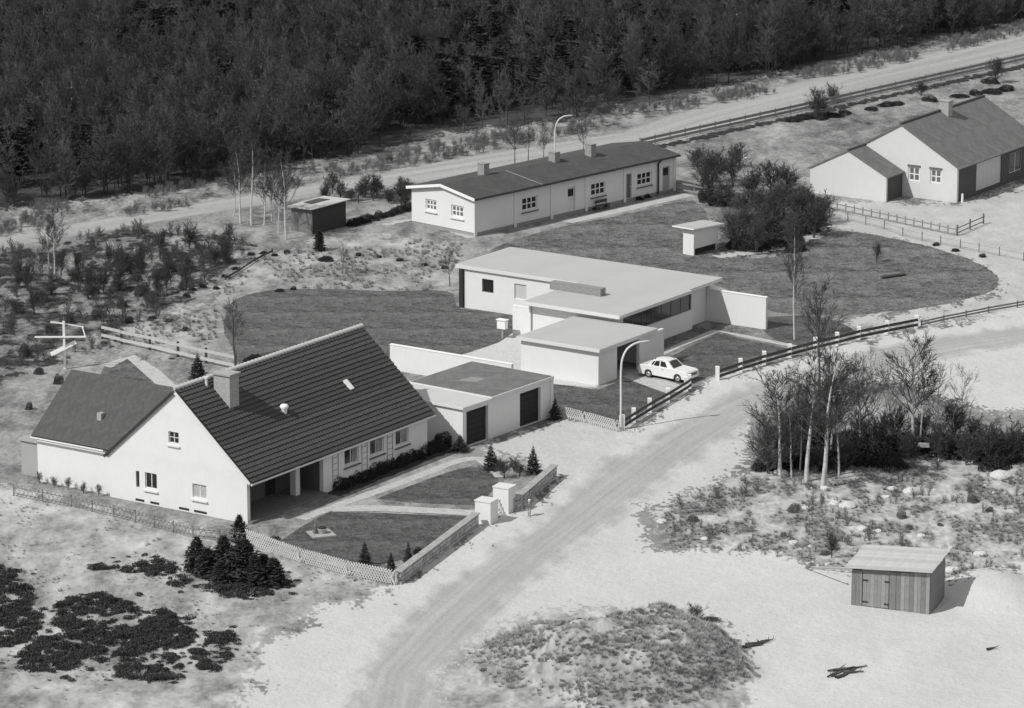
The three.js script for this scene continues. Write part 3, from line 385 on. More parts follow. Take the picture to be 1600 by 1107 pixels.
// ---------------------------------------------------------------- the house at the right edge
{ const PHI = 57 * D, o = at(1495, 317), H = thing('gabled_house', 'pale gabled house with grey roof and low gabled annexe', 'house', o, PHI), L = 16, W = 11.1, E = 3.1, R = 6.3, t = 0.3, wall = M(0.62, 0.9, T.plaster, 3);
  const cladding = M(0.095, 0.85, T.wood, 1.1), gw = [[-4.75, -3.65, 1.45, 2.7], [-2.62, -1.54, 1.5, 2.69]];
  mesh('wall', panel([[-W, -0.3], [0, -0.3], [0, E], [-W / 2, R], [-W, E]], gw.map(hole), t, 'g', 0), wall, H); mesh('wall', panel([[-W, -0.3], [-t, -0.3], [-t, E], [-W / 2, R], [-W, E]], [], t, 'g', L - t), wall, H); mesh('wall', box(t, L - t, -0.3, E, -W, -W + t), wall, H);
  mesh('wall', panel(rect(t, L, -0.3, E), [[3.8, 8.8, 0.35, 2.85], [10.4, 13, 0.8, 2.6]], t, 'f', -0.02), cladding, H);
  windowPart(H, 'f', -0.02, 3.8, 8.8, 0.35, 2.85, 3, 1, { g: mat.pale, sill: false }); windowPart(H, 'f', -0.02, 10.4, 13, 0.8, 2.6, 2, 1, { sill: false });
  for (const w of gw) { windowPart(H, 'g', 0, ...w, 2, 2, { sill: false, bar: 0.12, g: mat.frameDark }); mesh('lintel', box(-0.03, 0.0, w[3] + 0.003, w[3] + 0.2, w[0] - 0.1, w[1] + 0.1), mat.frameDark, H); }
  const sl = (R - E) / (W / 2), ov = 0.35, y0 = E - ov * sl + 0.15, y1 = R + 0.15;
  mesh('roof', slab([[-0.12, y0, ov], [L + 0.2, y0, ov], [L + 0.2, y1, -W / 2], [-0.12, y1, -W / 2]], 0.13), mat.slate, H); mesh('roof', slab([[-0.12, y0, -W - ov], [-0.12, y1, -W / 2 - 0.004], [L + 0.2, y1, -W / 2 - 0.004], [L + 0.2, y0, -W - ov]], 0.13), mat.slate, H);
  mesh('ridge_cap', rod(V(-0.14, y1, -W / 2), V(L + 0.2, y1, -W / 2), 0.14), M(0.07, 0.9), H);
  const c = mesh('chimney', box(7.4, 8.2, 5.6, 7.3, -5.6, -4.7), mat.brick, H); mesh('chimney_cap', box(7.34, 8.26, 7.3, 7.38, -5.66, -4.64), mat.concrete, c);
  const ax = -3.06, z0 = -12.85, z1 = -5.3, e = 2.2, rr = 4.1, zm = (z0 + z1) / 2, s2 = (rr - e) / ((z1 - z0) / 2), a0 = e - 0.25 * s2 + 0.12, a1 = rr + 0.12;
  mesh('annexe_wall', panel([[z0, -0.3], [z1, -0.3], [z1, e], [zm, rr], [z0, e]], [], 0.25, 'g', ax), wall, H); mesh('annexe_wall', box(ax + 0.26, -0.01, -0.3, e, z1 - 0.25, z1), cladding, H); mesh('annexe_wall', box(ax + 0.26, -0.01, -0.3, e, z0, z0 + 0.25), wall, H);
  mesh('annexe_roof', slab([[ax - 0.08, a0, z1 + 0.25], [-0.02, a0, z1 + 0.25], [-0.02, a1, zm], [ax - 0.08, a1, zm]], 0.12), mat.slate, H); mesh('annexe_roof', slab([[ax - 0.08, a0, z0 - 0.25], [ax - 0.08, a1, zm - 0.004], [-0.02, a1, zm - 0.004], [-0.02, a0, z0 - 0.25]], 0.12), mat.slate, H);
  mesh('ridge_cap', rod(V(ax - 0.1, a1, zm), V(-0.02, a1, zm), 0.12), M(0.07, 0.9), H);
  top('marker_post', uvm(new THREE.CylinderGeometry(0.09, 0.11, 0.75, 8).translate(0, 0.37, 0)).translate(at(1504, 316).x, 0, at(1504, 316).z), mat.whiteTrim, 'short white post standing at the corner of the pale gabled house', 'post');
}

// ---------------------------------------------------------------- wooden shed on the sand, white kiosk, dark hut
{ const o = at(1453, 961), H = thing('wooden_shed', 'weathered plank shed with pale sloping board roof on the sand', 'shed', o, 67 * D); const W = 4.75, Dp = 2.9, hl = 2.2, r = rng(5);
  let k = 0; const planks = (a, b, h0, h1, y0 = -0.35) => { let z = a; while (z < b - 0.05) { const w = Math.min(0.2 + 0.1 * r(), b - z), hh = h0 + (h1 - h0) * (z - a) / (b - a); const p = mesh('plank', box(0, 0.03 + 0.012 * r(), y0, hh, z + 0.006, z + w - 0.006), [mat.wood, mat.woodB, mat.woodC][k++ % 3 === 0 ? 1 : Math.floor(r() * 3)], H); p.position.x = -0.012 * r(); z += w; } };
  planks(-W, -4.1, 2.15, 2.15); planks(-2.05, 0, 2.3, 2.5);
  const dr = mesh('door', box(0.035, 0.06, 0.05, 2.05, -4.06, -2.45), mat.woodB, H); { let z = -4.06; while (z < -2.5) { const w = Math.min(0.19 + 0.06 * r(), -2.45 - z); mesh('plank', box(-0.005, 0.033, 0.05, 2.05, z + 0.005, z + w - 0.005), [mat.wood, mat.woodC, mat.wood][Math.floor(r() * 3)], dr); z += w; } for (const [y, z] of [[1.55, -4.05], [0.25, -4.05], [1.6, -2.75], [0.25, -2.75]]) mesh('hinge', box(-0.025, -0.006, y, y + 0.09, z, z + 0.32), mat.black, dr); }
  mesh('lintel', box(0, 0.05, 2.052, 2.3, -4.09, -2.06), mat.woodB, H); mesh('post', box(-0.02, 0.1, -0.35, 2.3, -2.43, -2.06), mat.woodB, H);
  mesh('side_wall', uvm(new THREE.ExtrudeGeometry(new THREE.Shape([[0.05, -0.35], [Dp, -0.35], [Dp, 2.75], [0.05, 2.42]].map(p => new THREE.Vector2(...p))), { depth: 0.05, bevelEnabled: false }).translate(0, 0, -0.06)), mat.woodB, H); mesh('side_wall', box(0.12, Dp, -0.35, 2.2, -W, -W + 0.05), mat.woodB, H); mesh('back_wall', box(Dp, Dp + 0.05, -0.35, 2.4, -W, -0.01), mat.woodB, H);
  const yf = z => 2.28 + 0.3 * (z + W) / W; for (let i = 0; i < 8; i++) { const a = -0.3 + i * 0.46, b = a + 0.47; mesh('roof_board', slab([[a, yf(-W - 0.35) + 0.1 * a + 0.07 + 0.01 * (i % 2), -W - 0.35 - 0.1 * r()], [a, yf(0.15) + 0.1 * a + 0.07 + 0.01 * (i % 2), 0.15 + 0.06 * r()], [b, yf(0.15) + 0.1 * b + 0.07, 0.15], [b, yf(-W - 0.35) + 0.1 * b + 0.07, -W - 0.35]].reverse(), 0.035), i % 3 ? mat.woodLight : M(0.52, 0.85, T.wood, 0.8), H); }
  const B = (n, a, b, w, lbl) => { const A1 = at(...a), B1 = at(...b); A1.y = groundH(A1.x, A1.z) + 0.06; B1.y = groundH(B1.x, B1.z) + (n ? 0.35 : 0.1); top('board', bar(A1, B1, 0.16, 0.04), mat.woodLight, lbl, 'board'); };
  B(1, [1268, 889], [1335, 898], 0.2, 'long pale board lying on the sand against the plank shed'); B(0, [1272, 894], [1325, 915], 0.2, 'second pale board slanting across the sand from the plank shed');
}
{ const o = at(1084, 400), H = thing('kiosk', 'small white hut with overhanging flat roof beside the dark bushes', 'hut', o, 50 * D);
  mesh('wall', box(0, 0.14, -0.2, 2.1, -1.1, 0), mat.white, H); mesh('wall', box(0.16, 3.3, 0.55, 2.1, -0.12, -0.01), mat.white, H); mesh('wall', box(0.141, 3.3, -0.2, 2.1, -1.1, -0.98), mat.white, H); mesh('wall', box(3.18, 3.3, -0.2, 2.1, -0.97, -0.13), mat.white, H);
  mesh('plinth', box(0.2, 3.15, -0.2, 0.548, -0.95, -0.2), mat.black, H);
  const rf = mesh('roof', slab([[-0.45, 2.34, 0.3], [3.75, 2.14, 0.3], [3.75, 2.14, -1.9], [-0.45, 2.34, -1.9]], 0.09), mat.whiteTrim, H); mesh('roof_covering', slab([[-0.42, 2.35, 0.27], [3.72, 2.15, 0.27], [3.72, 2.15, -1.87], [-0.42, 2.35, -1.87]], 0.009), mat.gravel, rf);
}
{ const o = at(488, 366), H = thing('dark_hut', 'dark tarred hut with thin pale roof among the bare birches', 'hut', o, 50 * D);
  mesh('wall', box(0, 0.08, -0.2, 2.05, -2.4, -0.01), M(0.2, 0.9, T.wood, 1), H); mesh('wall', box(0, 4.1, -0.2, 2.15, 0, 0.06), mat.darkWood, H); mesh('wall', box(4.02, 4.1, -0.2, 2.1, -2.4, -0.01), mat.darkWood, H); mesh('wall', box(0.09, 4.01, -0.2, 2.05, -2.4, -2.32), mat.darkWood, H);
  const rf = mesh('roof', slab([[-0.4, 2.22, 0.35], [4.4, 2.36, 0.35], [4.4, 2.2, -2.7], [-0.4, 2.12, -2.7]], 0.07), mat.woodLight, H); mesh('tar_patch', slab([[1.2, 2.255, -1.2], [3.4, 2.31, -1.1], [3.3, 2.26, -2.3], [1.4, 2.2, -2.3]], 0.02), mat.felt, rf);
}

// ---------------------------------------------------------------- fences and walls
function latticeFence(pts, h, label, lm = mat.lattice, sr = 0.032, gap = 0.2) {                              // crossed slats on two rails, round posts
  const P = pts.map(q => at(...q)), H = thing('lattice_fence', label, 'fence', P[0]); let slats = 0;
  for (let s = 0; s < P.length - 1; s++) { const a = P[s].clone().sub(P[0]), b = P[s + 1].clone().sub(P[0]), L = a.distanceTo(b), d = b.clone().sub(a).normalize(), n = V(-d.z, 0, d.x);
    for (const y of [0.22, h - 0.22]) mesh('rail', bar(a.clone().setY(y), b.clone().setY(y), 0.05), lm, H);
    for (let k = 0; k <= Math.ceil(L / 2.4); k++) { const p = a.clone().lerp(b, k / Math.ceil(L / 2.4)).addScaledVector(n, 0.06 * (n.z > 0 ? -1 : 1)); mesh('post', rod(p.clone().setY(-0.2), p.clone().setY(h - 0.05), 0.05), lm, H); }
    const step = Math.max(gap, L / 70), run = h * 0.62;
    for (let k = 0; k * step < L - run * 0.4; k++) for (const sgn of [-1, 1]) { const c = k * step + run / 2, A = a.clone().addScaledVector(d, Math.min(L, Math.max(0, c - sgn * run / 2))).setY(0.06), B = a.clone().addScaledVector(d, Math.min(L, Math.max(0, c + sgn * run / 2))).setY(h); const off = n.clone().multiplyScalar((sgn > 0 ? 0.045 : 0.08) * (n.z > 0 ? 1 : -1)); mesh('slat', rod(A.add(off), B.add(off), sr, sr, 5), lm, H); } }
  return H;
}
latticeFence([[385, 850], [470, 880], [545, 900], [618, 915]], 0.95, 'pale crossed lattice fence along the front garden below the dark firs');
latticeFence([[868, 650], [915, 661], [966, 675]], 0.8, 'pale crossed lattice fence below the lawn beside the curved lamp post');
latticeFence([[20, 776], [110, 793], [210, 817], [300, 842], [385, 850]], 0.85, 'thin lattice fence crossing in front of the tiled house gable', mat.wood, 0.016, 0.34);

function stoneWall(a, b, h, label) {
  const A = at(...a), B = at(...b), d = B.clone().sub(A), L = d.length(), H = thing('stone_wall', label, 'wall', A, Math.atan2(-d.z, d.x)), r = rng(Math.round(L * 100));
  mesh('core', box(0, L, -0.2, h - 0.1, -0.24, -0.05), mat.stoneB, H);
  let y = -0.05; for (let c = 0; c < 3; c++) { const ch = (h - 0.12) / 3; let x = -0.02 + 0.15 * (c % 2); while (x < L - 0.1) { const w = Math.min(0.3 + 0.45 * r(), L - x), g = new THREE.BoxGeometry(w - 0.03, ch - 0.025, 0.16 + 0.08 * r(), 1, 1, 1), p = g.attributes.position; for (let i = 0; i < p.count; i++) { const q = hash(Math.round(p.getX(i) * 1000) + c * 91, Math.round(p.getY(i) * 1000 + p.getZ(i) * 777 + x * 100)); p.setXYZ(i, p.getX(i) * (0.93 + 0.07 * q), p.getY(i) * (0.9 + 0.1 * q), p.getZ(i)); } g.computeVertexNormals(); mesh('stone', uvm(g.translate(x + w / 2, y + ch / 2, 0)), r() < 0.5 ? mat.stone : mat.stoneB, H); x += w; } y += ch; }
  let x = -0.03; while (x < L) { const w = Math.min(1.1, L + 0.03 - x); mesh('capstone', box(x + 0.006, x + w - 0.006, h - 0.09 + 0.01 * r(), h, -0.32, 0.17), mat.concrete, H); x += w; }
}
stoneWall([624, 914], [746, 822], 0.85, 'low stone wall with pale capping along the street from the fence corner');
stoneWall([806, 800], [868, 746], 0.85, 'short stone wall with pale capping between gate pillar and garage court');
function pillar(p, h, label) { const H = thing('gate_pillar', label, 'pillar', at(...p), 62 * D); mesh('shaft', box(-0.48, 0.48, -0.3, h, -0.55, 0.55), mat.white, H); mesh('cap', box(-0.52, 0.52, h + 0.001, h + 0.08, -0.59, 0.59), mat.fascia, H); return H; }
pillar([760, 816], 1.4, 'lower white plastered gate pillar next to the long stone wall');
pillar([788, 799], 1.6, 'taller white plastered gate pillar at the garden path entrance');
{ const a = at(766, 809), b = at(781, 801), H = thing('garden_gate', 'small pale slatted gate between the two white pillars', 'gate', a, 0); const d = b.clone().sub(a); for (const y of [0.25, 0.8]) mesh('rail', bar(V(0, y, 0), d.clone().setY(y), 0.05), mat.lattice, H); for (let k = 0; k <= 6; k++) mesh('slat', bar(d.clone().multiplyScalar(k / 6).setY(0.04), d.clone().multiplyScalar(k / 6).setY(1.0), 0.05, 0.02), mat.lattice, H); }

function railFence(px, rails, { label, post = mat.whiteTrim, rail = mat.black, h = 1.0, pw = 0.28, rh = 0.21, name = 'plank_fence', cat = 'fence', ext = 0, side = 1 }) {
  const P = px.map(q => at(...q)), H = thing(name, label, cat, P[0]), Q = P.map(p => p.clone().sub(P[0]));
  Q.forEach(p => { p.y = groundH(p.x + P[0].x, p.z + P[0].z); mesh('post', box(p.x - pw / 2, p.x + pw / 2, p.y - 0.25, p.y + h, p.z - pw / 2, p.z + pw / 2), post, H); });
  for (let i = 0; i < Q.length - 1; i++) { const d = Q[i + 1].clone().sub(Q[i]).setY(0).normalize(), n = V(-d.z, 0, d.x).multiplyScalar(side * (pw / 2 + 0.025)); for (const y of rails) { const a = Q[i].clone().add(n), b = Q[i + 1].clone().add(n); a.y += y; b.y += y; const L = a.distanceTo(b), g = new THREE.BoxGeometry(L - 0.01, rh, 0.04).translate(L / 2, 0, 0); g.rotateY(Math.atan2(-(b.z - a.z), b.x - a.x)).translate(a.x, (a.y + b.y) / 2, a.z); mesh('rail', uvm(g), rail, H); } }
  return H;
}
railFence([[973, 671], [990, 660], [1015, 644.5], [1043.5, 628.5], [1072, 611], [1077, 607]], [0.3, 0.68], { label: 'low fence of two black rails on white posts behind the curved lamp post' });
railFence([[1121, 594], [1157, 581.5], [1194, 570], [1234, 558.5], [1274, 548], [1308, 540], [1342, 531], [1386, 522], [1432, 513]], [0.3, 0.68], { label: 'long low fence of two black rails on white posts beyond the parked car' });
railFence([[1440, 511], [1475, 503], [1510, 496], [1545, 489], [1590, 481], [1640, 472]], [0.2, 0.42], { label: 'weathered low rail fence continuing along the street past the black rails', post: mat.woodB, rail: mat.woodB, h: 0.55, pw: 0.1, rh: 0.12 });
railFence([[160, 531], [190, 538], [234, 547], [278, 558], [322, 568], [368, 578]], [0.35, 0.95], { label: 'pale two rail garden fence on dark posts behind the tiled house', post: mat.postDark, rail: mat.woodLight, h: 1.15, pw: 0.18, rh: 0.22 });
railFence([[1496, 368], [1516, 359], [1537, 350]], [0.25, 0.65], { label: 'short dark rail gate by the drive of the pale gabled house', post: mat.frameDark, rail: mat.frameDark, h: 0.9, pw: 0.12, rh: 0.08, name: 'drive_gate', cat: 'gate' });
{ const q = []; for (let k = 0; k <= 16; k++) q.push([1282 + k * 13.3, 323 + k * 2.85]); railFence(q, [0.12, 0.55], { label: 'low grey picket boundary fence in front of the pale gabled house', post: mat.wood, rail: mat.wood, h: 0.75, pw: 0.1, rh: 0.1 }); }
railFence([[1296, 336], [1325, 345], [1353, 351], [1382, 358], [1411, 369], [1441, 376], [1470, 382], [1501, 388], [1530, 394], [1562, 400], [1600, 408]], [0.1, 0.6], { label: 'thin wire fence on slim posts along the pale verge', post: mat.frameDark, rail: mat.wire, h: 0.75, pw: 0.07, rh: 0.025, name: 'wire_fence' });
{ const q = []; for (let k = 0; k <= 26; k++) q.push([1000 + k * 23.5, 229 - k * 5.2 - (k > 10 ? (k - 10) * 0.1 : 0)]); railFence(q, [0.22, 0.62], { label: 'long weathered plank fence bordering the straight upper road', post: mat.wood, rail: mat.wood, h: 0.85, pw: 0.12, rh: 0.26 }); }
railFence([[1058, 300], [1085, 305], [1112, 311], [1140, 318], [1170, 325]], [0.3, 0.85], { label: 'two rail timber fence beyond the end of the barrack house', post: mat.wood, rail: mat.wood, h: 1.0, pw: 0.12, rh: 0.14 });
railFence([[560, 318], [583, 314], [606, 309], [625, 306], [641, 302]], [0.2, 0.7], { label: 'dark wire fence with short posts beside the barrack house end', post: mat.postDark, rail: mat.postDark, h: 0.9, pw: 0.1, rh: 0.04, name: 'wire_fence' });
railFence([[352, 437], [374, 424], [398, 408], [425, 395]], [0.18], { label: 'low dark timber edging on the slope of the pale garden', post: mat.postDark, rail: mat.postDark, h: 0.35, pw: 0.12, rh: 0.16, name: 'edging_rail', cat: 'edging' });

// ---------------------------------------------------------------- lamps, car, post frame, garden things
function lamp(p, dir, label) {
  const H = thing('street_lamp', label, 'street lamp', at(...p), dir); const c = new THREE.CatmullRomCurve3([V(0, -0.3, 0), V(0, 2, 0), V(0, 4.3, 0), V(0.1, 5.0, 0), V(0.42, 5.6, 0), V(0.95, 5.93, 0), V(1.35, 6.02, 0)]);
  mesh('pole', uvm(new THREE.TubeGeometry(c, 40, 0.075, 8)), mat.fascia, H); mesh('base', cyl(0.12, 0.11, 1.1, 12).translate(0, -0.1, 0), mat.fascia, H);
  const hd = mesh('lamp_head', uvm(new THREE.SphereGeometry(1, 16, 10).scale(0.42, 0.09, 0.14).translate(1.7, 6.02, 0)), mat.steel, H); mesh('diffuser', uvm(new THREE.SphereGeometry(1, 14, 8).scale(0.3, 0.07, 0.11).translate(1.74, 5.965, 0)), mat.pale, hd); return H;
}
lamp([970, 672], 0.35, 'pale curved street lamp at the corner of the low black rail fence'); lamp([867, 266], 0.35, 'distant pale street lamp rising behind the barrack house roof').scale.setScalar(0.82);
{ const H = thing('car', 'white four door saloon parked beside the bungalow garage', 'car', at(1037, 593).add(V(0.35, 0, -0.35)), -35 * D);   // local +x is the car's nose
  const w = 0.78, wheels = [[-1.22, 0], [1.25, 0]], s = new THREE.Shape(); s.moveTo(-2.0, 0.3); s.lineTo(-1.22 - 0.38, 0.26); s.absarc(-1.22, 0.3, 0.36, Math.PI, 0, true); s.lineTo(0.87, 0.24); s.absarc(1.25, 0.3, 0.36, Math.PI, 0, true); s.lineTo(1.98, 0.3); s.lineTo(2.04, 0.5); s.lineTo(2.02, 0.74); s.lineTo(1.9, 0.82); s.lineTo(0.86, 0.9); s.lineTo(-1.25, 0.92); s.lineTo(-1.95, 0.86); s.lineTo(-2.06, 0.74); s.lineTo(-2.06, 0.45);
  const body = mesh('body', uvm(new THREE.ExtrudeGeometry(s, { depth: 2 * w - 0.1, bevelEnabled: true, bevelThickness: 0.05, bevelSize: 0.04, bevelSegments: 3 }).translate(0, 0, -w + 0.05)), mat.paint, H);
  const B = [[-1.35, 0.9], [0.9, 0.88]], Tp = [[-0.85, 1.4], [0.28, 1.41]], zb = 0.72, zt = 0.56, q = [], face = (a, b, c, d, m, name) => { const g = new THREE.BufferGeometry(); g.setAttribute('position', new THREE.Float32BufferAttribute([...a, ...b, ...c, ...a, ...c, ...d], 3)); g.computeVertexNormals(); return uvm(g); };
  const bl = (z) => [[B[0][0], B[0][1], z], [B[1][0], B[1][1], z]], tl = z => [[Tp[0][0], Tp[0][1], z], [Tp[1][0], Tp[1][1], z]];
  for (const sg of [1, -1]) q.push(face(bl(zb * sg)[0], bl(zb * sg)[1], tl(zt * sg)[1], tl(zt * sg)[0])); q.push(face(bl(-zb)[1], bl(zb)[1], tl(zt)[1], tl(-zt)[1]), face(bl(zb)[0], bl(-zb)[0], tl(-zt)[0], tl(zt)[0]));
  mesh('cabin', q, mat.paint, H); mesh('car_roof', uvm(new THREE.SphereGeometry(1, 20, 12, 0, Math.PI * 2, 0, Math.PI / 2).scale(1, 1, 1)).applyMatrix4(new THREE.Matrix4()).scale(0.66, 0.07, 0.64).translate(-0.28, 1.39, 0), mat.paint, H);
  const lerp = (a, b, k) => a.map((v, i) => v + (b[i] - v) * k), quad = (p, u0, u1, v0, v1, out) => { const f = (u, v) => { const c = lerp(lerp(p[0], p[1], u), lerp(p[3], p[2], u), v); return [c[0] + out[0], c[1] + out[1], c[2] + out[2]]; }; return face(f(u0, v0), f(u1, v0), f(u1, v1), f(u0, v1)); };
  for (const sg of [1, -1]) { const p = [bl(zb * sg)[0], bl(zb * sg)[1], tl(zt * sg)[1], tl(zt * sg)[0]], o = [0, 0.002, 0.006 * sg]; mesh('side_window', quad(p, 0.22, 0.45, 0.14, 0.82, o), mat.glass, H); mesh('side_window', quad(p, 0.5, 0.78, 0.14, 0.82, o), mat.glass, H); mesh('side_window', quad(p, 0.1, 0.19, 0.2, 0.75, o), mat.glass, H); }
  mesh('windscreen', quad([bl(-zb)[1], bl(zb)[1], tl(zt)[1], tl(-zt)[1]], 0.08, 0.92, 0.12, 0.88, [0.006, 0.004, 0]), mat.glass, H); mesh('rear_window', quad([bl(zb)[0], bl(-zb)[0], tl(-zt)[0], tl(zt)[0]], 0.1, 0.9, 0.15, 0.85, [-0.006, 0.004, 0]), mat.glass, H);
  for (const [x] of wheels) for (const sg of [1, -1]) { const t = mesh('wheel', uvm(new THREE.TorusGeometry(0.22, 0.085, 8, 20).translate(x, 0.3, sg * 0.68)), mat.rubber, H); mesh('rim', uvm(new THREE.CylinderGeometry(0.2, 0.2, 0.1, 16).rotateX(Math.PI / 2).translate(x, 0.3, sg * 0.68)), mat.fascia, t); mesh('hubcap', uvm(new THREE.SphereGeometry(0.12, 12, 8).scale(1, 1, 0.35).translate(x, 0.3, sg * 0.735)), mat.chrome, t); }
  mesh('bumper', box(2.06, 2.14, 0.38, 0.48, -0.76, 0.76), mat.chrome, H); mesh('bumper', box(-2.18, -2.1, 0.4, 0.5, -0.76, 0.76), mat.chrome, H); mesh('grille', box(2.03, 2.085, 0.52, 0.7, -0.5, 0.5), mat.frameDark, H);
  for (const sg of [1, -1]) { mesh('headlight', uvm(new THREE.SphereGeometry(0.1, 12, 8).scale(0.5, 1, 1).translate(2.06, 0.63, sg * 0.62)), mat.pale, H); mesh('tail_light', box(-2.12, -2.09, 0.58, 0.74, sg * 0.64 - 0.09, sg * 0.64 + 0.09), mat.frameDark, H); mesh('door_handle', box(-0.05, 0.08, 0.78, 0.81, sg * 0.79, sg * 0.815), mat.chrome, H); }
  mesh('underside', box(-1.9, 1.9, 0.2, 0.32, -0.6, 0.6), mat.black, H);
}
{ const H = thing('post_frame', 'white timber post with three cross arms behind the wing roof', 'post', at(101, 577)); mesh('post', box(-0.08, 0.08, -0.3, 3.55, -0.08, 0.08), mat.whiteTrim, H);
  mesh('cross_arm', bar(V(-0.95, 3.5, 0), V(0, 3.35, -0.09), 0.1, 0.08), mat.whiteTrim, H); mesh('cross_arm', bar(V(0, 3.35, -0.09), V(1.4, 3.05, -0.3), 0.08, 0.08), mat.whiteTrim, H); mesh('cross_arm', bar(V(-2.1, 2.4, 0.1), V(1.6, 2.42, 0.1), 0.11, 0.1), mat.whiteTrim, H); mesh('seat_board', bar(V(-0.9, 1.25, 0.6), V(0.8, 1.9, -0.4), 0.3, 0.06), mat.whiteTrim, H); mesh('brace', bar(V(1.55, 2.42, 0.1), V(1.3, 3.08, -0.28), 0.06), mat.whiteTrim, H); }
{ const H = thing('garden_planter', 'pale stone slab planter standing on the front lawn', 'planter', at(502, 836), 20 * D); mesh('slab', box(-0.75, 0.75, -0.02, 0.1, -0.75, 0.75), mat.concrete, H); mesh('bowl', uvm(new THREE.CylinderGeometry(0.32, 0.2, 0.3, 14).translate(0.05, 0.25, 0)), mat.stone, H); mesh('figure', uvm(new THREE.LatheGeometry([[0.14, 0], [0.16, 0.12], [0.1, 0.3], [0.12, 0.42], [0.08, 0.55], [0, 0.6]].map(p => new THREE.Vector2(...p)), 10).translate(-0.35, 0.1, -0.1)), mat.frameDark, H); mesh('plant', [uvm(new THREE.IcosahedronGeometry(0.26, 1).scale(1, 0.5, 1).translate(0.05, 0.43, 0))], mat.leafDark, H); }

// a small child by the gate: one continuous body from tapered bones
function boneMesh(bones, lo, hi, res, mtl) {
  const mc = new MarchingCubes(res, mtl, false, false, 60000); mc.isolation = 0; const sx = (hi[0] - lo[0]) / 2, cx = [0, 1, 2].map(i => (hi[i] + lo[i]) / 2), s = Math.max(...[0, 1, 2].map(i => hi[i] - lo[i])) / 2;
  for (let k = 0; k < res; k++) for (let j = 0; j < res; j++) for (let i = 0; i < res; i++) { const p = [i, j, k].map((q, a) => cx[a] + s * (q - res / 2) / (res / 2)); let d = 9;
    for (const [a, b, ra, rb] of bones) { const ab = [b[0] - a[0], b[1] - a[1], b[2] - a[2]], ap = [p[0] - a[0], p[1] - a[1], p[2] - a[2]], l = ab[0] ** 2 + ab[1] ** 2 + ab[2] ** 2, t = l ? Math.min(1, Math.max(0, (ap[0] * ab[0] + ap[1] * ab[1] + ap[2] * ab[2]) / l)) : 0, e = Math.hypot(ap[0] - t * ab[0], ap[1] - t * ab[1], ap[2] - t * ab[2]) - (ra + (rb - ra) * t), h = Math.max(0, 0.03 - Math.abs(d - e)) / 0.03; d = Math.min(d, e) - h * h * 0.0075; }
    mc.field[i + j * res + k * res * res] = -d; }
  mc.update(); const n = mc.count, g = new THREE.BufferGeometry(); g.setAttribute('position', new THREE.Float32BufferAttribute(Array.from(mc.positionArray.slice(0, n * 3)).map((v, i) => v * s + cx[i % 3]), 3)); g.setAttribute('normal', new THREE.Float32BufferAttribute(mc.normalArray.slice(0, n * 3), 3)); return uvm(g);
}
{ const H = thing('person', 'small child standing on the street verge beside the taller gate pillar', 'person', at(827, 807), -40 * D);
  const arm = s => [[[s * 0.1, 0.8, 0], [s * 0.15, 0.63, 0.02], 0.035, 0.028], [[s * 0.15, 0.63, 0.02], [s * 0.15, 0.49, 0.06], 0.028, 0.02], [[s * 0.15, 0.49, 0.06], [s * 0.15, 0.43, 0.075], 0.024, 0.02]], leg = s => [[[s * 0.055, 0.5, 0], [s * 0.06, 0.27, 0.01], 0.06, 0.042], [[s * 0.06, 0.27, 0.01], [s * 0.06, 0.05, 0], 0.042, 0.028], [[s * 0.06, 0.03, 0], [s * 0.065, 0.025, 0.1], 0.028, 0.024]];
  const torso = [[[0, 0.52, 0], [0, 0.66, 0], 0.088, 0.085], [[0, 0.66, 0], [0, 0.79, 0], 0.085, 0.08], [[-0.07, 0.8, 0], [0.07, 0.8, 0], 0.045, 0.045], [[0, 0.8, 0], [0, 0.9, 0.005], 0.035, 0.033]], head = [[[0, 0.95, 0.005], [0, 1.01, 0], 0.078, 0.09], [[0, 0.965, 0.085], [0, 0.955, 0.095], 0.012, 0.012], [[0.085, 0.98, 0], [0.09, 0.97, 0], 0.015, 0.015], [[-0.085, 0.98, 0], [-0.09, 0.97, 0], 0.015, 0.015]];
  mesh('body', boneMesh([...torso, ...arm(1), ...arm(-1), ...leg(1), ...leg(-1), ...head], [-0.6, -0.03, -0.6], [0.6, 1.13, 0.6], 96, mat.skin), mat.skin, H);
  const fat = (b, e) => b.map(([a, c, r, q]) => [a, c, r + e, q + e]);
  mesh('jumper', boneMesh([...fat(torso.slice(0, 3), 0.012), ...fat(arm(1).slice(0, 2), 0.011), ...fat(arm(-1).slice(0, 2), 0.011)], [-0.4, 0.38, -0.4], [0.4, 1.0, 0.4], 64, mat.frameDark), mat.frameDark, H);
  mesh('trousers', boneMesh([...fat(leg(1).slice(0, 2), 0.01), ...fat(leg(-1).slice(0, 2), 0.01), [[-0.03, 0.52, 0], [0.03, 0.52, 0], 0.085, 0.085]], [-0.4, -0.02, -0.4], [0.4, 0.7, 0.4], 64, mat.grey), mat.grey, H);
  mesh('hair', boneMesh([[[0, 1.01, -0.022], [0, 1.03, -0.012], 0.09, 0.088]], [-0.15, 0.88, -0.16], [0.15, 1.17, 0.14], 28, mat.fascia), mat.fascia, H);
}

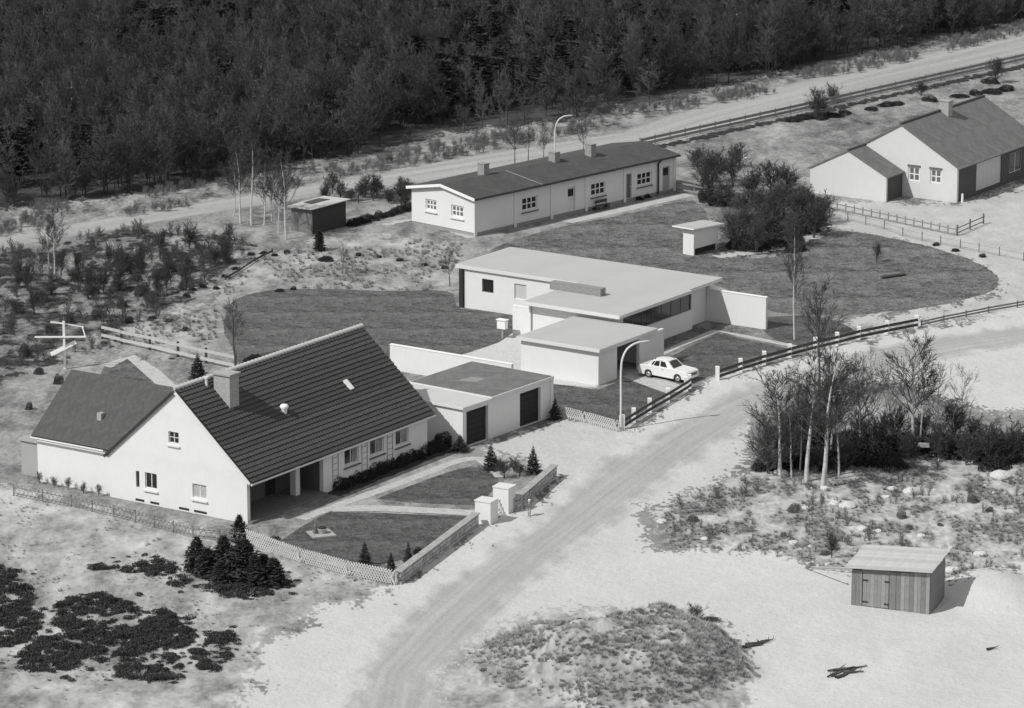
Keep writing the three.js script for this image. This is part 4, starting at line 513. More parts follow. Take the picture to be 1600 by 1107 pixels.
// ---------------------------------------------------------------- plants
class Tris { constructor() { this.p = []; this.n = []; this.u = []; }
  seg(a, b, r0, r1, sides = 3) { const d = b.clone().sub(a), L = d.length(); d.normalize(); const x = Math.abs(d.y) > 0.9 ? V(1, 0, 0) : V(0, 1, 0), e = x.cross(d).normalize(), f = d.clone().cross(e);
    const q = k => { const t = k / sides * Math.PI * 2; return e.clone().multiplyScalar(Math.cos(t)).addScaledVector(f, Math.sin(t)); };
    for (let k = 0; k < sides; k++) { const m = q(k), n = q(k + 1), A = a.clone().addScaledVector(m, r0), B = a.clone().addScaledVector(n, r0), C = b.clone().addScaledVector(n, r1), E = b.clone().addScaledVector(m, r1), w0 = k / sides * 0.6, w1 = (k + 1) / sides * 0.6;
      this.v(A, m, w0, a.y); this.v(B, n, w1, a.y); this.v(C, n, w1, b.y); if (r1 > 0.004) { this.v(A, m, w0, a.y); this.v(C, n, w1, b.y); this.v(E, m, w0, b.y); } } }
  v(p, n, s, t) { this.p.push(p.x, p.y, p.z); this.n.push(n.x, n.y, n.z); this.u.push(s, t); }
  tri(a, b, c) { const n = b.clone().sub(a).cross(c.clone().sub(a)).normalize(); for (const p of [a, b, c]) this.v(p, n, p.x + p.z, p.y); }
  geo() { const g = new THREE.BufferGeometry(); g.setAttribute('position', new THREE.Float32BufferAttribute(this.p, 3)); g.setAttribute('normal', new THREE.Float32BufferAttribute(this.n, 3)); g.setAttribute('uv', new THREE.Float32BufferAttribute(this.u, 2)); return g; } }
const rv = r => V(r() * 2 - 1, r() * 2 - 1, r() * 2 - 1).normalize();
function bareTree(seed, h, { start = 0.35, r0 = 0.09, spread = 0.34, limbs = 20, subs = 6, twigs = 6, lean = 0.06, tw = 0.016, stems = 1 } = {}) {
  const r = rng(seed), trunk = new Tris(), br = new Tris();
  for (let s = 0; s < stems; s++) {
    const pts = []; let a = r() * 6.28; const ln = lean * (stems > 1 ? 2.2 + r() * 2 : 1), w = V(Math.cos(a), 0, Math.sin(a)); const b = V(-w.z, 0, w.x), N = 9, hh = h * (stems > 1 ? 0.75 + 0.25 * r() : 1);
    for (let k = 0; k <= N; k++) { const t = k / N; pts.push(V(0, -0.15 + t * (hh * 0.92), 0).addScaledVector(w, ln * hh * t * t + 0.06 * Math.sin(t * 7 + s)).addScaledVector(b, 0.12 * Math.sin(t * 5 + seed) * (hh / 8))); }
    const rad = t => r0 * (stems > 1 ? 0.5 : 1) * (1 - 0.9 * t) + 0.006; for (let k = 0; k < N; k++) trunk.seg(pts[k], pts[k + 1], rad(k / N), rad((k + 1) / N), 7);
    const P = t => { const q = Math.min(N - 1e-6, t * N), i = Math.floor(q); return pts[i].clone().lerp(pts[i + 1], q - i); };
    for (let i = 0; i < limbs / stems * (stems > 1 ? 1.4 : 1); i++) { const t = start + (1 - start) * Math.pow(r(), 0.9), p0 = P(t); a = i * 2.4 + r(); const up = 0.55 + 0.7 * r() + (t - start) * 0.6, L = hh * spread * (1.15 - 0.75 * (t - start) / (1 - start)) * (0.6 + 0.6 * r()), d = V(Math.cos(a), up, Math.sin(a)).normalize(), p1 = p0.clone().addScaledVector(d, L * 0.5), d2 = d.clone().add(V(0, 0.45, 0)).normalize(), p2 = p1.clone().addScaledVector(d2, L * 0.5), q0 = rad(t) * 0.5;
      br.seg(p0, p1, q0, q0 * 0.6 + 0.004); br.seg(p1, p2, q0 * 0.6 + 0.004, 0.002);
      for (let k = 0; k < subs; k++) { const u = 0.2 + 0.8 * r(), s0 = u < 0.5 ? p0.clone().lerp(p1, u * 2) : p1.clone().lerp(p2, u * 2 - 1), e = d.clone().add(rv(r).multiplyScalar(0.85)).add(V(0, 0.25, 0)).normalize(), l = L * (0.28 + 0.25 * r()), s1 = s0.clone().addScaledVector(e, l); br.seg(s0, s1, tw * 1.3, 0.002);
        for (let m = 0; m < twigs; m++) { const f0 = s0.clone().lerp(s1, 0.25 + 0.75 * r()), g = e.clone().add(rv(r).multiplyScalar(0.8)).normalize(); br.seg(f0, f0.clone().addScaledVector(g, l * (0.3 + 0.4 * r())), tw, 0.001); } } } }
  return [trunk.geo(), br.geo()];
}
function conifer(seed, h, rad, { layers = 16, n = 7, start = 0.04, sharp = 1.0, full = 1.28 } = {}) {
  const r = rng(seed), t = new Tris(), c = new Tris(); t.seg(V(0, -0.1, 0), V(0, h, 0), 0.05 + h * 0.012, 0.008, 6);
  for (let i = 0; i < layers; i++) { const f = i / (layers - 1), y = h * (start + (0.97 - start) * f), R = rad * Math.pow(1 - f * 0.97, sharp) * (0.8 + 0.4 * r());
    for (let k = 0; k < n; k++) { const a = i * 1.1 + k * 6.283 / n + 0.5 * r(), d = V(Math.cos(a), 0.25 - 0.35 * (1 - f) + 0.2 * r(), Math.sin(a)), L = R * (0.75 + 0.45 * r()), b = V(0, y, 0), e = b.clone().addScaledVector(d, L), s = V(-d.z, 0, d.x);
      for (let m = 0; m < 9; m++) { const u = 0.15 + 0.85 * r(), p = b.clone().lerp(e, u), sd = m % 2 ? 1 : -1, l = (0.16 + 0.3 * r()) * (0.3 + rad * 0.6) * (1.15 - 0.5 * u) * Math.min(1, full - f), q = p.clone().addScaledVector(s, sd * l).addScaledVector(d, l * 0.8).add(V(0, l * (r() - 0.55), 0)); c.tri(p.clone().add(V(0, 0.05 * l, 0)), q, p.clone().addScaledVector(d, l * 0.55).add(V(0, -0.3 * l * r(), 0))); c.tri(p, q, p.clone().addScaledVector(d, l * 0.2).add(V(0, -0.35 * l, 0))); } } }
  return [t.geo(), c.geo()];
}
function bush(seed, n, size, { flat = 0.8, hollow = 0.35 } = {}) {
  const r = rng(seed), c = new Tris(), s = new Tris(), dirs = Array.from({ length: 9 }, () => rv(r));
  for (let i = 0; i < 7; i++) { const d = rv(r); d.y = Math.abs(d.y) + 0.5; s.seg(V(0, -0.08, 0), d.normalize().multiplyScalar(0.8), 0.025, 0.004); }
  for (let i = 0; i < n; i++) { const d = rv(r); d.y = Math.abs(d.y); let bump = 0; for (const q of dirs) bump = Math.max(bump, d.dot(q)); const R = (hollow + (1 - hollow) * Math.cbrt(r())) * (0.62 + 0.42 * Math.pow(Math.max(0, bump), 4)), p = V(d.x * R, d.y * R * flat, d.z * R), e = rv(r), f = e.clone().cross(rv(r)).normalize(), l = size * (0.6 + 0.8 * r()); c.tri(p.clone().addScaledVector(e, l), p.clone().addScaledVector(e, -l).addScaledVector(f, l * 0.5), p.clone().addScaledVector(f, -l * 0.6)); }
  return [s.geo(), c.geo()];
}
function plant(name, label, cat, group, geos, mats2, names, p, turn = 0, s = 1) { const H = thing(name, label, cat, p, turn, group); mesh(names[0], geos[0], mats2[0], H); mesh(names[1], geos[1], mats2[1], H); if (typeof s === 'number') H.scale.setScalar(s); else H.scale.copy(s); return H; }
const ground = (px, py) => { const p = at(px, py); p.y = groundH(p.x, p.z) - 0.02; return p; };
const G = { birch: [bareTree(11, 8, { r0: 0.13, limbs: 26, subs: 7, twigs: 8 }), bareTree(23, 8, { lean: 0.08, start: 0.4, r0: 0.13, limbs: 26, subs: 7, twigs: 8 }), bareTree(37, 8, { spread: 0.3, start: 0.3, r0: 0.12, limbs: 28, subs: 7, twigs: 8 }), bareTree(39, 8, { spread: 0.36, start: 0.25, r0: 0.1, limbs: 18, subs: 5, twigs: 4, tw: 0.013 })], shrubs: [bareTree(41, 3, { stems: 5, start: 0.15, spread: 0.5, limbs: 44, subs: 6, twigs: 6, r0: 0.07, tw: 0.013 }), bareTree(53, 3, { stems: 4, start: 0.12, spread: 0.55, limbs: 44, subs: 6, twigs: 6, r0: 0.07, tw: 0.013 })],
  fir: [conifer(61, 2, 0.62), conifer(67, 2, 0.7)], pine: [conifer(71, 2, 0.8, { n: 9, sharp: 0.7, layers: 16, full: 1.5 }), conifer(73, 2, 0.95, { n: 10, sharp: 0.6, layers: 15, full: 1.6 })], bush: [bush(81, 2400, 0.05), bush(83, 2400, 0.055, { flat: 0.65 })] };
const BT = ['trunk', 'branches'], CN = ['trunk', 'crown'], BU = ['stems', 'foliage'], bm = [mat.bark, mat.twig];
// birches
const grove = [[1220, 748, 7.2, 'white birch trunk forking into bare branches at the sandy edge of the grove', 0, 1.5], [1263, 754, 8.4, 'tall bare birch with wavering white trunk inside the grove', 1, 1.5], [1286, 763, 8.8, 'straight white birch trunk standing in front of the dark undergrowth', 2, 1.7], [1309, 750, 5.6, 'short leaning birch with pale slender trunk in the grove', 1, 1.1], [1237, 747, 4.6, 'low crooked birch sapling between the white trunks', 2, 1.0], [1424, 710, 8.2, 'bare birch rising beside the pale plank in the undergrowth', 0, 1.3], [1390, 700, 6.5, 'thin grey birch half hidden behind the dark bushes', 3, 0.9], [1278, 622, 8.4, 'dark slender tree standing at the roadside behind the birches', 1, 0.9], [1241, 531, 9.6, 'very tall thin birch beside the white screen wall', 2, 0.62], [1330, 690, 6.4, 'bare young birch deep in the grove', 3, 0.9], [1360, 700, 7, 'grey twiggy tree over the dark undergrowth', 3, 0.95], [1500, 690, 5.5, 'bare twiggy tree above the dark bushes by the drive', 3, 1.0], [1465, 700, 6, 'spreading bare tree among the dark bushes', 3, 1.1], [1250, 738, 6.6, 'slim pale birch close behind the wavering one', 2, 0.75], [1300, 724, 7.6, 'fine twigged birch rising from the middle of the undergrowth', 0, 0.9], [1345, 716, 7.0, 'hazy bare birch over the darkest undergrowth', 2, 0.95], [1440, 704, 6.6, 'pale forked birch close to the plank in the grove', 1, 0.9]];
grove.forEach(([x, y, h, l, v, f], i) => { const k = h / 8; plant('birch_tree', l, 'tree', 'bare birches of the grove', G.birch[v], i === 7 ? [mat.barkDark, mat.twig] : bm, BT, ground(x, y), i * 1.7, V(k * 0.95 * (f < 1 ? f * 0.85 : Math.max(1, f * 0.8)), k, k * 0.95 * (f < 1 ? f * 0.85 : Math.max(1, f * 0.8)))); });
[[376, 348, 7.2], [394, 352, 7.8], [413, 352, 6.2], [447, 374, 7.6], [436, 366, 5], [366, 338, 5.6], [425, 345, 5]].forEach(([x, y, h], i) => plant('birch_tree', 'slender bare birch with pale trunk beside the dark tarred hut', 'tree', 'birches beside the dark hut', G.birch[i % 3], bm, BT, ground(x, y), i * 2.1, V(h / 10, h / 8, h / 10)));
[[84, 432, 5.6], [76, 430, 4.6]].forEach(([x, y, h], i) => plant('birch_tree', 'pale birch of a pair growing on the dark heath', 'tree', 'pair of birches on the heath', G.birch[i + 1], bm, BT, ground(x, y), i * 2.6, V(h / 10, h / 8, h / 10)));
[[805, 262, 4.6], [826, 262, 4.2], [849, 256, 3.8], [912, 244, 3.2]].forEach(([x, y, h], i) => plant('young_tree', 'thin bare young tree behind the barrack house roof', 'tree', 'young trees behind the barrack house', G.birch[i % 3], [mat.barkDark, mat.twig], BT, ground(x, y), i * 2.2, V(h / 11, h / 8, h / 11)));
plant('young_tree', 'bare sapling on the edge of the lawn behind the tiled house', 'tree', null, G.birch[2], [mat.barkDark, mat.twigPale], BT, ground(367, 566), 1, V(0.62, 0.6, 0.62));
plant('young_tree', 'slim bare sapling between the pale garden and the bungalow', 'tree', null, G.birch[0], [mat.barkDark, mat.twigPale], BT, ground(702, 448), 2, V(0.35, 0.38, 0.35));
plant('young_tree', 'tiny staked sapling in the middle of the pale garden', 'tree', null, G.birch[1], [mat.barkDark, mat.twigPale], BT, ground(536, 428), 2, V(0.25, 0.3, 0.25));
plant('young_tree', 'small dark round tree on the large oval lawn', 'tree', null, G.shrubs[0], [mat.barkDark, mat.twig], BT, ground(1370, 410), 2, V(0.4, 0.55, 0.4));
plant('shrub', 'sparse bare shrub with thin stems at the road edge of the grove', 'shrub', null, G.shrubs[1], [mat.barkDark, mat.twigPale], BT, ground(1200, 742), 0.4, V(1.5, 1.5, 1.5));
// bare bushes: thicket, grove, field
const thicket = [[1148, 385, 1.0], [1165, 372, 1.1], [1182, 395, 1.0], [1200, 380, 1.2], [1215, 360, 1.2], [1235, 385, 1.1], [1250, 365, 1.3], [1262, 345, 1.2], [1272, 372, 1.1], [1285, 350, 1.0], [1225, 340, 1.1], [1190, 345, 1.1], [1160, 340, 0.8], [1245, 330, 0.9], [1110, 310, 1.0], [1130, 322, 0.9], [1098, 296, 1.1], [1120, 285, 1.2], [1145, 292, 1.1], [1175, 310, 1.1], [1205, 305, 1.1], [1230, 300, 1.0], [1150, 262, 0.8], [1090, 262, 0.8]];
thicket.forEach(([x, y, s], i) => plant('shrub', i < 14 ? 'tangled bare shrub in the dark thicket beside the white kiosk' : 'loose bare shrub in the rough ground beyond the barrack house', 'shrub', i < 14 ? 'shrubs of the thicket' : 'shrubs beyond the barrack house', G.shrubs[i % 2], [mat.barkDark, mat.twig], BT, ground(x, y), i * 1.3, V(s * 1.1, s * 0.95, s * 1.1)));
[[1155, 388, 1.1], [1180, 392, 1.0], [1210, 384, 1.4], [1232, 376, 1.3], [1256, 362, 1.2], [1240, 392, 0.9], [1270, 352, 1.0], [1195, 366, 1.1], [1108, 314, 1.0], [1122, 320, 0.9]].forEach(([x, y, s], i) => plant('evergreen_bush', 'dense dark evergreen bush in the thicket beside the white kiosk', 'bush', 'evergreen bushes of the thicket', G.bush[i % 2], [mat.barkDark, mat.leafDark], BU, ground(x, y), i, V(s * 1.3, s * 1.7, s * 1.3)));
[[1195, 735, 0.9], [1208, 726, 1.0], [1222, 735, 0.9], [1225, 712, 1.1], [1215, 698, 1.2], [1240, 700, 1.3], [1250, 730, 1.0], [1270, 722, 1.3], [1265, 705, 1.4], [1290, 708, 1.5], [1300, 735, 1.2], [1295, 698, 1.3], [1320, 720, 1.4], [1318, 700, 1.2], [1345, 725, 1.4], [1340, 705, 1.0], [1368, 722, 1.5], [1372, 706, 1.0], [1395, 732, 1.2], [1408, 708, 1.3], [1440, 700, 1.1], [1465, 704, 1.4], [1485, 712, 1.3], [1500, 704, 1.2], [1520, 716, 1.4], [1540, 705, 1.3], [1562, 720, 1.4], [1590, 715, 1.5], [1455, 700, 1.0], [1555, 735, 0.9]].forEach(([x, y, s], i) => plant('evergreen_bush', 'dense black evergreen bush growing under the birch grove', 'bush', 'evergreen undergrowth of the grove', G.bush[i % 2], [mat.barkDark, mat.leafDark], BU, ground(x, y), i * 0.9, V(s * (1.05 + 0.4 * hash(i, 3)), s * (1.2 + 1.0 * hash(i, 4)), s * 1.2)));
[[1300, 690, 1.0], [1345, 700, 0.9], [1400, 700, 0.9], [1440, 696, 0.9], [1490, 700, 1.0], [1525, 700, 0.8], [1262, 700, 1.0], [1232, 700, 0.9], [1370, 715, 1.0], [1420, 722, 0.8], [1470, 722, 0.9], [1510, 728, 0.8], [1545, 728, 0.9], [1580, 724, 1.0], [1320, 735, 0.7], [1280, 738, 0.6]].forEach(([x, y, s], i) => plant('shrub', 'bare twiggy shrub standing in the birch grove', 'shrub', 'shrubs of the birch grove', G.shrubs[i % 2], [mat.barkDark, mat.twig], BT, ground(x, y), i * 1.9, V(s, s * 1.05, s)));
[[1238, 190, 0.9], [1258, 186, 1.0], [1282, 186, 1.0], [1300, 182, 1.1], [1320, 178, 0.9], [1360, 172, 0.8], [1384, 166, 0.9], [1404, 164, 0.8], [1455, 158, 0.9], [1500, 152, 0.9], [1525, 148, 1.0], [1548, 146, 1.1], [1570, 142, 1.1], [1280, 168, 1.1], [1550, 130, 1.0]].forEach(([x, y, s], i) => plant('evergreen_bush', 'low dark bush in the field behind the pale gabled house', 'bush', 'field bushes', G.bush[i % 2], [mat.barkDark, mat.leafDark], BU, ground(x, y), i * 1.1, V(s * 1.3, s * 0.8, s)));
[[1280, 185, 1.0], [1300, 160, 0.7], [1555, 130, 0.9], [1440, 150, 0.6]].forEach(([x, y, s], i) => plant('shrub', 'bare upright shrub near the fence of the upper road', 'shrub', 'bare field shrubs', G.shrubs[i % 2], [mat.barkDark, mat.twig], BT, ground(x, y), i, V(s, s, s)));
// firs and pines round the tiled house
[[308, 892, 1.05, 0], [324, 902, 0.9, 1], [350, 900, 1.25, 0], [380, 912, 1.35, 1], [398, 918, 1.0, 0], [428, 916, 0.85, 1], [412, 908, 0.8, 1], [345, 915, 0.7, 1]].forEach(([x, y, s, v], i) => plant('young_pine', 'dark young pine in the clump outside the lattice fence', 'tree', 'young pines outside the fence', G.pine[v], [mat.barkDark, mat.needle], CN, ground(x, y), i * 1.4, V(s * 1.05, s, s * 1.05)));
plant('fir_tree', 'dark upright evergreen against the corner of the tiled house porch', 'tree', null, G.pine[0], [mat.barkDark, mat.needle], CN, ground(374, 846), 1, V(0.75, 0.85, 0.75));
[[570, 886, 0.82], [611, 893, 0.62], [638, 888, 0.85]].forEach(([x, y, s], i) => plant('fir_tree', ['broad little fir in the lawn corner by the lattice fence', 'smallest fir between two others in the lawn corner', 'slender pointed fir behind the end of the stone wall'][i], 'tree', null, G.fir[i % 2], [mat.barkDark, mat.needle], CN, ground(x, y), i, V(s * [0.95, 0.8, 0.7][i], s, s * [0.95, 0.8, 0.7][i])));
plant('fir_tree', 'conical dark fir at the end of the garden path near the garage', 'tree', null, G.fir[0], [mat.barkDark, mat.needle], CN, ground(767, 735), 0, V(0.95, 0.9, 0.95)); plant('fir_tree', 'conical dark fir inside the corner of the short stone wall', 'tree', null, G.fir[1], [mat.barkDark, mat.needle], CN, ground(833, 740), 1, V(0.75, 0.95, 0.75));
plant('fir_tree', 'small fir against the right end of the garage', 'tree', null, G.fir[0], [mat.barkDark, mat.needle], CN, ground(867, 656), 1, V(0.75, 0.8, 0.75)); plant('fir_tree', 'dark fir showing above the ridge between garden fence and tiled roof', 'tree', null, G.fir[1], [mat.barkDark, mat.needle], CN, ground(309, 592), 1, V(1.0, 0.95, 1.0));
plant('round_bush', 'round clipped dark bush at the front lawn corner', 'bush', null, G.bush[0], [mat.barkDark, mat.leafDark], BU, ground(426, 852), 0, V(0.62, 0.85, 0.62)); plant('evergreen_bush', 'dark spreading bush behind the ridge of the tiled roof', 'bush', null, G.bush[1], [mat.barkDark, mat.leafDark], BU, ground(396, 570), 0, V(1.0, 1.3, 1.0));
plant('evergreen_bush', 'tall dark bush in front of the tarred hut', 'bush', null, G.pine[1], [mat.barkDark, mat.needle], CN, ground(499, 392), 0, V(0.62, 0.85, 0.62)); plant('evergreen_bush', 'low dark bush below the tall one by the tarred hut', 'bush', null, G.bush[1], [mat.barkDark, mat.leafDark], BU, ground(508, 408), 0, V(0.8, 0.7, 0.7));
[[62, 757], [84, 762], [106, 766], [130, 771], [154, 776]].forEach(([x, y], i) => plant('wall_plant', 'thin bare climber against the white wing wall', 'plant', 'climbers on the wing wall', G.shrubs[i % 2], [mat.barkDark, mat.twigPale], BT, ground(x, y), i * 2, V(0.22, 0.28, 0.22)));
for (let k = 0; k < 13; k++) { const t = k / 12, p = at(528 + 164 * t, 764 - 66 * t); plant('foundation_shrub', 'low dark shrub in the row under the front windows', 'shrub', 'shrub row along the tiled house', G.bush[k % 2], [mat.barkDark, mat.leafDark], BU, p, k * 1.7, V(1.0, 1.0 + 0.5 * hash(k, 5), 0.9)); }
plant('evergreen_bush', 'spiky dark bush at the corner of the left garage door', 'bush', null, G.fir[0], [mat.barkDark, mat.needle], CN, ground(719, 706), 0, V(1.0, 0.6, 1.0));
[[652, 866, 0.4], [676, 858, 0.42], [691, 851, 0.35], [706, 838, 0.3], [460, 862, 0.3]].forEach(([x, y, s], i) => plant('shrub', 'small round shrub along the lawn side of the street wall', 'shrub', 'small shrubs behind the street wall', G.bush[i % 2], [mat.barkDark, mat.leafDark], BU, ground(x, y), i, V(s, s * 1.6, s)));
[[788, 748, 0.42], [803, 738, 0.36], [812, 745, 0.3], [780, 735, 0.3]].forEach(([x, y, s], i) => plant('shrub', 'bare twiggy shrub in the bed behind the taller gate pillar', 'shrub', 'bare shrubs behind the gate', G.shrubs[i % 2], [mat.barkDark, mat.twig], BT, ground(x, y), i, V(s * 1.2, s, s * 1.2)));
[[236, 498], [264, 503], [290, 517], [318, 449], [338, 452], [366, 421], [391, 399], [412, 397], [448, 396], [352, 433], [245, 464], [428, 400], [290, 465], [300, 455], [560, 400], [592, 402], [625, 408], [662, 415], [694, 420], [436, 456], [458, 453]].forEach(([x, y], i) => plant('garden_tuft', 'small round plant dotted over the pale garden slope', 'plant', 'small plants of the pale garden', G.bush[i % 2], [mat.barkDark, mat.leafDark], BU, ground(x, y), i, V(0.36 + 0.12 * hash(i, 2), 0.42, 0.36)));
[[220, 462, 1.3], [213, 440, 0.9], [285, 430, 1.1], [300, 425, 0.9], [190, 480, 0.9], [240, 475, 0.6], [60, 470, 1.0], [120, 440, 0.8], [150, 500, 0.9], [80, 520, 1.0], [40, 560, 1.1], [200, 505, 0.8], [90, 600, 0.8], [60, 585, 0.7], [45, 640, 0.6], [150, 460, 0.8], [110, 505, 0.9]].forEach(([x, y, s], i) => plant('heath_bush', 'dark scrubby bush on the wild ground at the wood side', 'bush', 'heath bushes', G.bush[i % 2], [mat.barkDark, mat.heathB], BU, ground(x, y), i, V(s * 0.6, s * 1.3, s * 0.6)));
for (let k = 0; k < 42; k++) { const x = 20 + 340 * hash(k, 71), y = 375 + 70 * hash(k, 72) + 60 * (1 - x / 360); plant('shrub', 'bare grey shrub scattered over the heath below the upper road', 'shrub', 'bare heath shrubs', G.shrubs[k % 2], [mat.barkDark, mat.twig], BT, ground(x, y), k, V(0.35 + 0.4 * hash(k, 5), 0.35 + 0.5 * hash(k, 6), 0.35 + 0.4 * hash(k, 5))); }
[[1010, 383], [1026, 390], [1092, 399]].forEach(([x, y], i) => plant('verge_plant', 'small dark plant on the pale verge below the wire fence', 'plant', 'verge plants', G.bush[i % 2], [mat.barkDark, mat.leafDark], BU, ground(1240 + (x - 1000) * 0.219 + 220 + i * 28, 384 + i * 9), i, V(0.4, 0.45, 0.4)));
[[1240, 800, 0.75], [1083, 815, 0.6], [1410, 810, 0.6], [1470, 822, 0.35], [1520, 785, 0.7], [1545, 800, 0.5], [1420, 828, 0.45], [1290, 868, 0.5], [1225, 840, 0.4]].forEach(([x, y, s], i) => plant('heath_bush', 'low dark tuft on the stony ground below the birch grove', 'bush', 'tufts of the stony ground', G.bush[i % 2], [mat.barkDark, mat.dryGrassB], BU, ground(x, y), i, V(s * 0.75, s * 1.1, s * 0.7)));
plant('shrub', 'dead dark shrub leaning behind the plank shed', 'shrub', null, G.shrubs[0], [mat.barkDark, mat.twig], BT, ground(1300, 874), 1, V(0.42, 0.55, 0.42)); plant('shrub', 'tiny bare shrub on top of the grassy mound', 'shrub', null, G.shrubs[1], [mat.barkDark, mat.twigPale], BT, ground(1085, 1000), 1, V(0.5, 0.42, 0.5)); plant('heath_bush', 'added long dark tuft standing in for shade on the right crest of the mound', 'bush', null, G.bush[1], [mat.barkDark, mat.heathB], BU, ground(1102, 1012), 0.6, V(1.1, 0.5, 0.55));  // the dark tuft on the crest is added in place of a shaded scarp
[[905, 330, 0.45], [925, 327, 0.5], [945, 323, 0.4], [1000, 312, 0.5], [1012, 309, 0.45]].forEach(([x, y, s], i) => plant('foundation_shrub', 'small dark plant against the long wall of the barrack house', 'plant', 'plants along the barrack house', G.bush[i % 2], [mat.barkDark, mat.leafDark], BU, ground(x, y), i, V(s, s * 1.2, s)));
for (let k = 0; k < 20; k++) plant('shrub', 'bare hedge shrub along the garden side of the upper road', 'shrub', 'hedge shrubs by the upper road', G.shrubs[k % 2], [mat.barkDark, mat.twig], BT, ground(505 + 140 * hash(k, 19), 300 + 24 * hash(k, 9)), k, V(0.35 + 0.4 * hash(k, 3), 0.35 + 0.4 * hash(k, 4), 0.35 + 0.4 * hash(k, 3)));

// rocks and fallen wood
function rock(p, s, label, i, group) { const g = new THREE.IcosahedronGeometry(1, 2), q = g.attributes.position; for (let k = 0; k < q.count; k++) { const f = 0.72 + 0.5 * vnoise(q.getX(k) * 1.7 + i * 5 + 20, q.getY(k) * 1.7 + q.getZ(k) * 1.3 + 20); q.setXYZ(k, q.getX(k) * f * s[0], q.getY(k) * f * s[1], q.getZ(k) * f * s[2]); } g.computeVertexNormals(); const o = top('rock', uvm(g), mat.rock, label, 'rock', group); o.position.copy(p); o.position.y += s[1] * 0.35; return o; }
[[1425, 772, 0.55], [1310, 790, 0.45], [1325, 793, 0.5], [1290, 765, 0.25], [1395, 766, 0.3], [1220, 742, 0.4], [1348, 830, 0.3], [1370, 832, 0.25], [1562, 748, 0.6], [1532, 868, 0.35], [1490, 900, 0.4], [1035, 817, 0.3], [1260, 795, 0.25], [1385, 778, 0.25], [1440, 840, 0.2], [1100, 845, 0.22], [1240, 850, 0.25], [1340, 722, 0.25]].forEach(([x, y, s], i) => rock(ground(x, y), [s * 1.25, s * 0.6, s], 'pale boulder lying on the stony ground below the birch grove', i, 'boulders of the stony ground'));
top('plank', bar(ground(1402, 711).add(V(0, 0.75, 0)), ground(1452, 713).add(V(0, 0.75, 0)), 0.3, 0.1), mat.woodLight, 'pale plank resting across the bushes of the birch grove', 'plank').userData.category = 'plank';
function deadWood(seed, p, label, n, len) { const H = thing('fallen_branch', label, 'branch', ground(...p)), r = rng(seed); for (let k = 0; k < n; k++) { const t = new Tris(); let q = V((r() - 0.5) * len * 0.5, 0.1, (r() - 0.5) * len * 0.6), a = 0.5 + (r() - 0.5) * 1.1, R0 = 0.05 + 0.07 * r() * (k < 2 ? 1.4 : 0.7); const m = 5, L = len * (0.35 + 0.45 * r()); q.addScaledVector(V(-Math.cos(a), 0, Math.sin(a)), L / 2); for (let i = 0; i < m; i++) { a += (r() - 0.5) * 0.6; const e = q.clone().addScaledVector(V(Math.cos(a), 0.12 * (r() - 0.5), -Math.sin(a)), L / m); e.y = Math.max(0.05, e.y); t.seg(q, e, R0 * (1 - 0.13 * i), R0 * (0.87 - 0.13 * i), 6); if (r() < 0.7) t.seg(e, e.clone().add(V((r() - 0.5) * 0.7, 0.25 * r(), (r() - 0.5) * 0.9)), R0 * 0.4, 0.005, 4); q = e; } mesh('limb', t.geo(), mat.barkDark, H); } }
deadWood(901, [1186, 1008], 'dark fallen branches lying on the sand near the mound', 4, 2.0);
deadWood(907, [1322, 1053], 'tangle of dark dead wood half buried in the sand', 7, 2.7);
deadWood(911, [1552, 1017], 'single short piece of dead wood on the bare sand', 1, 0.9);
top('log', rod(at(1378, 436).setY(0.12), at(1414, 431).setY(0.12), 0.15, 0.13, 10), mat.barkDark, 'dark log lying on the large oval lawn', 'log');
for (let k = 0; k < 9; k++) plant('low_bush', 'low dark bush between the tarred hut and the barrack house', 'bush', 'low bushes between hut and barrack house', G.bush[k % 2], [mat.barkDark, mat.leafDark], BU, ground(550 + k * 11, 353 - k * 3.1), k, V(0.8, 0.75 + 0.3 * hash(k, 8), 0.7));  // row of low dark bushes from the hut to the barrack house

// ---------------------------------------------------------------- uncountable growth
function scatter(name, label, cat, geo, m, spots) { const I = new THREE.InstancedMesh(geo, m, spots.length), q = new THREE.Object3D(); spots.forEach((s, i) => { q.position.set(s.x, s.y, s.z); q.rotation.set(0, s.a, 0); q.scale.set(s.s, s.h ?? s.s, s.s); q.updateMatrix(); I.setMatrixAt(i, q.matrix); }); I.name = numbered(name); I.castShadow = I.receiveShadow = true; tag(I, label, cat); I.userData.kind = 'stuff'; scene.add(I); return I; }
function spots(seed, zone, n, f) { const r = rng(seed), out = [], b = zone.box, x0 = Math.max(b[0], GX0 - 6), x1 = Math.min(b[1], GX1 + 6), z0 = Math.max(b[2], GZ0 - 30), z1 = Math.min(b[3], GZ1 + 4); let guard = 0; while (out.length < n && guard++ < n * 60) { const x = x0 + (x1 - x0) * r(), z = z0 + (z1 - z0) * r(); if (!inside(zone, x, z)) continue; const s = f(x, z, r); if (s) out.push({ x, y: groundH(x, z) - 0.03, z, a: r() * 6.28, ...s }); } return out; }
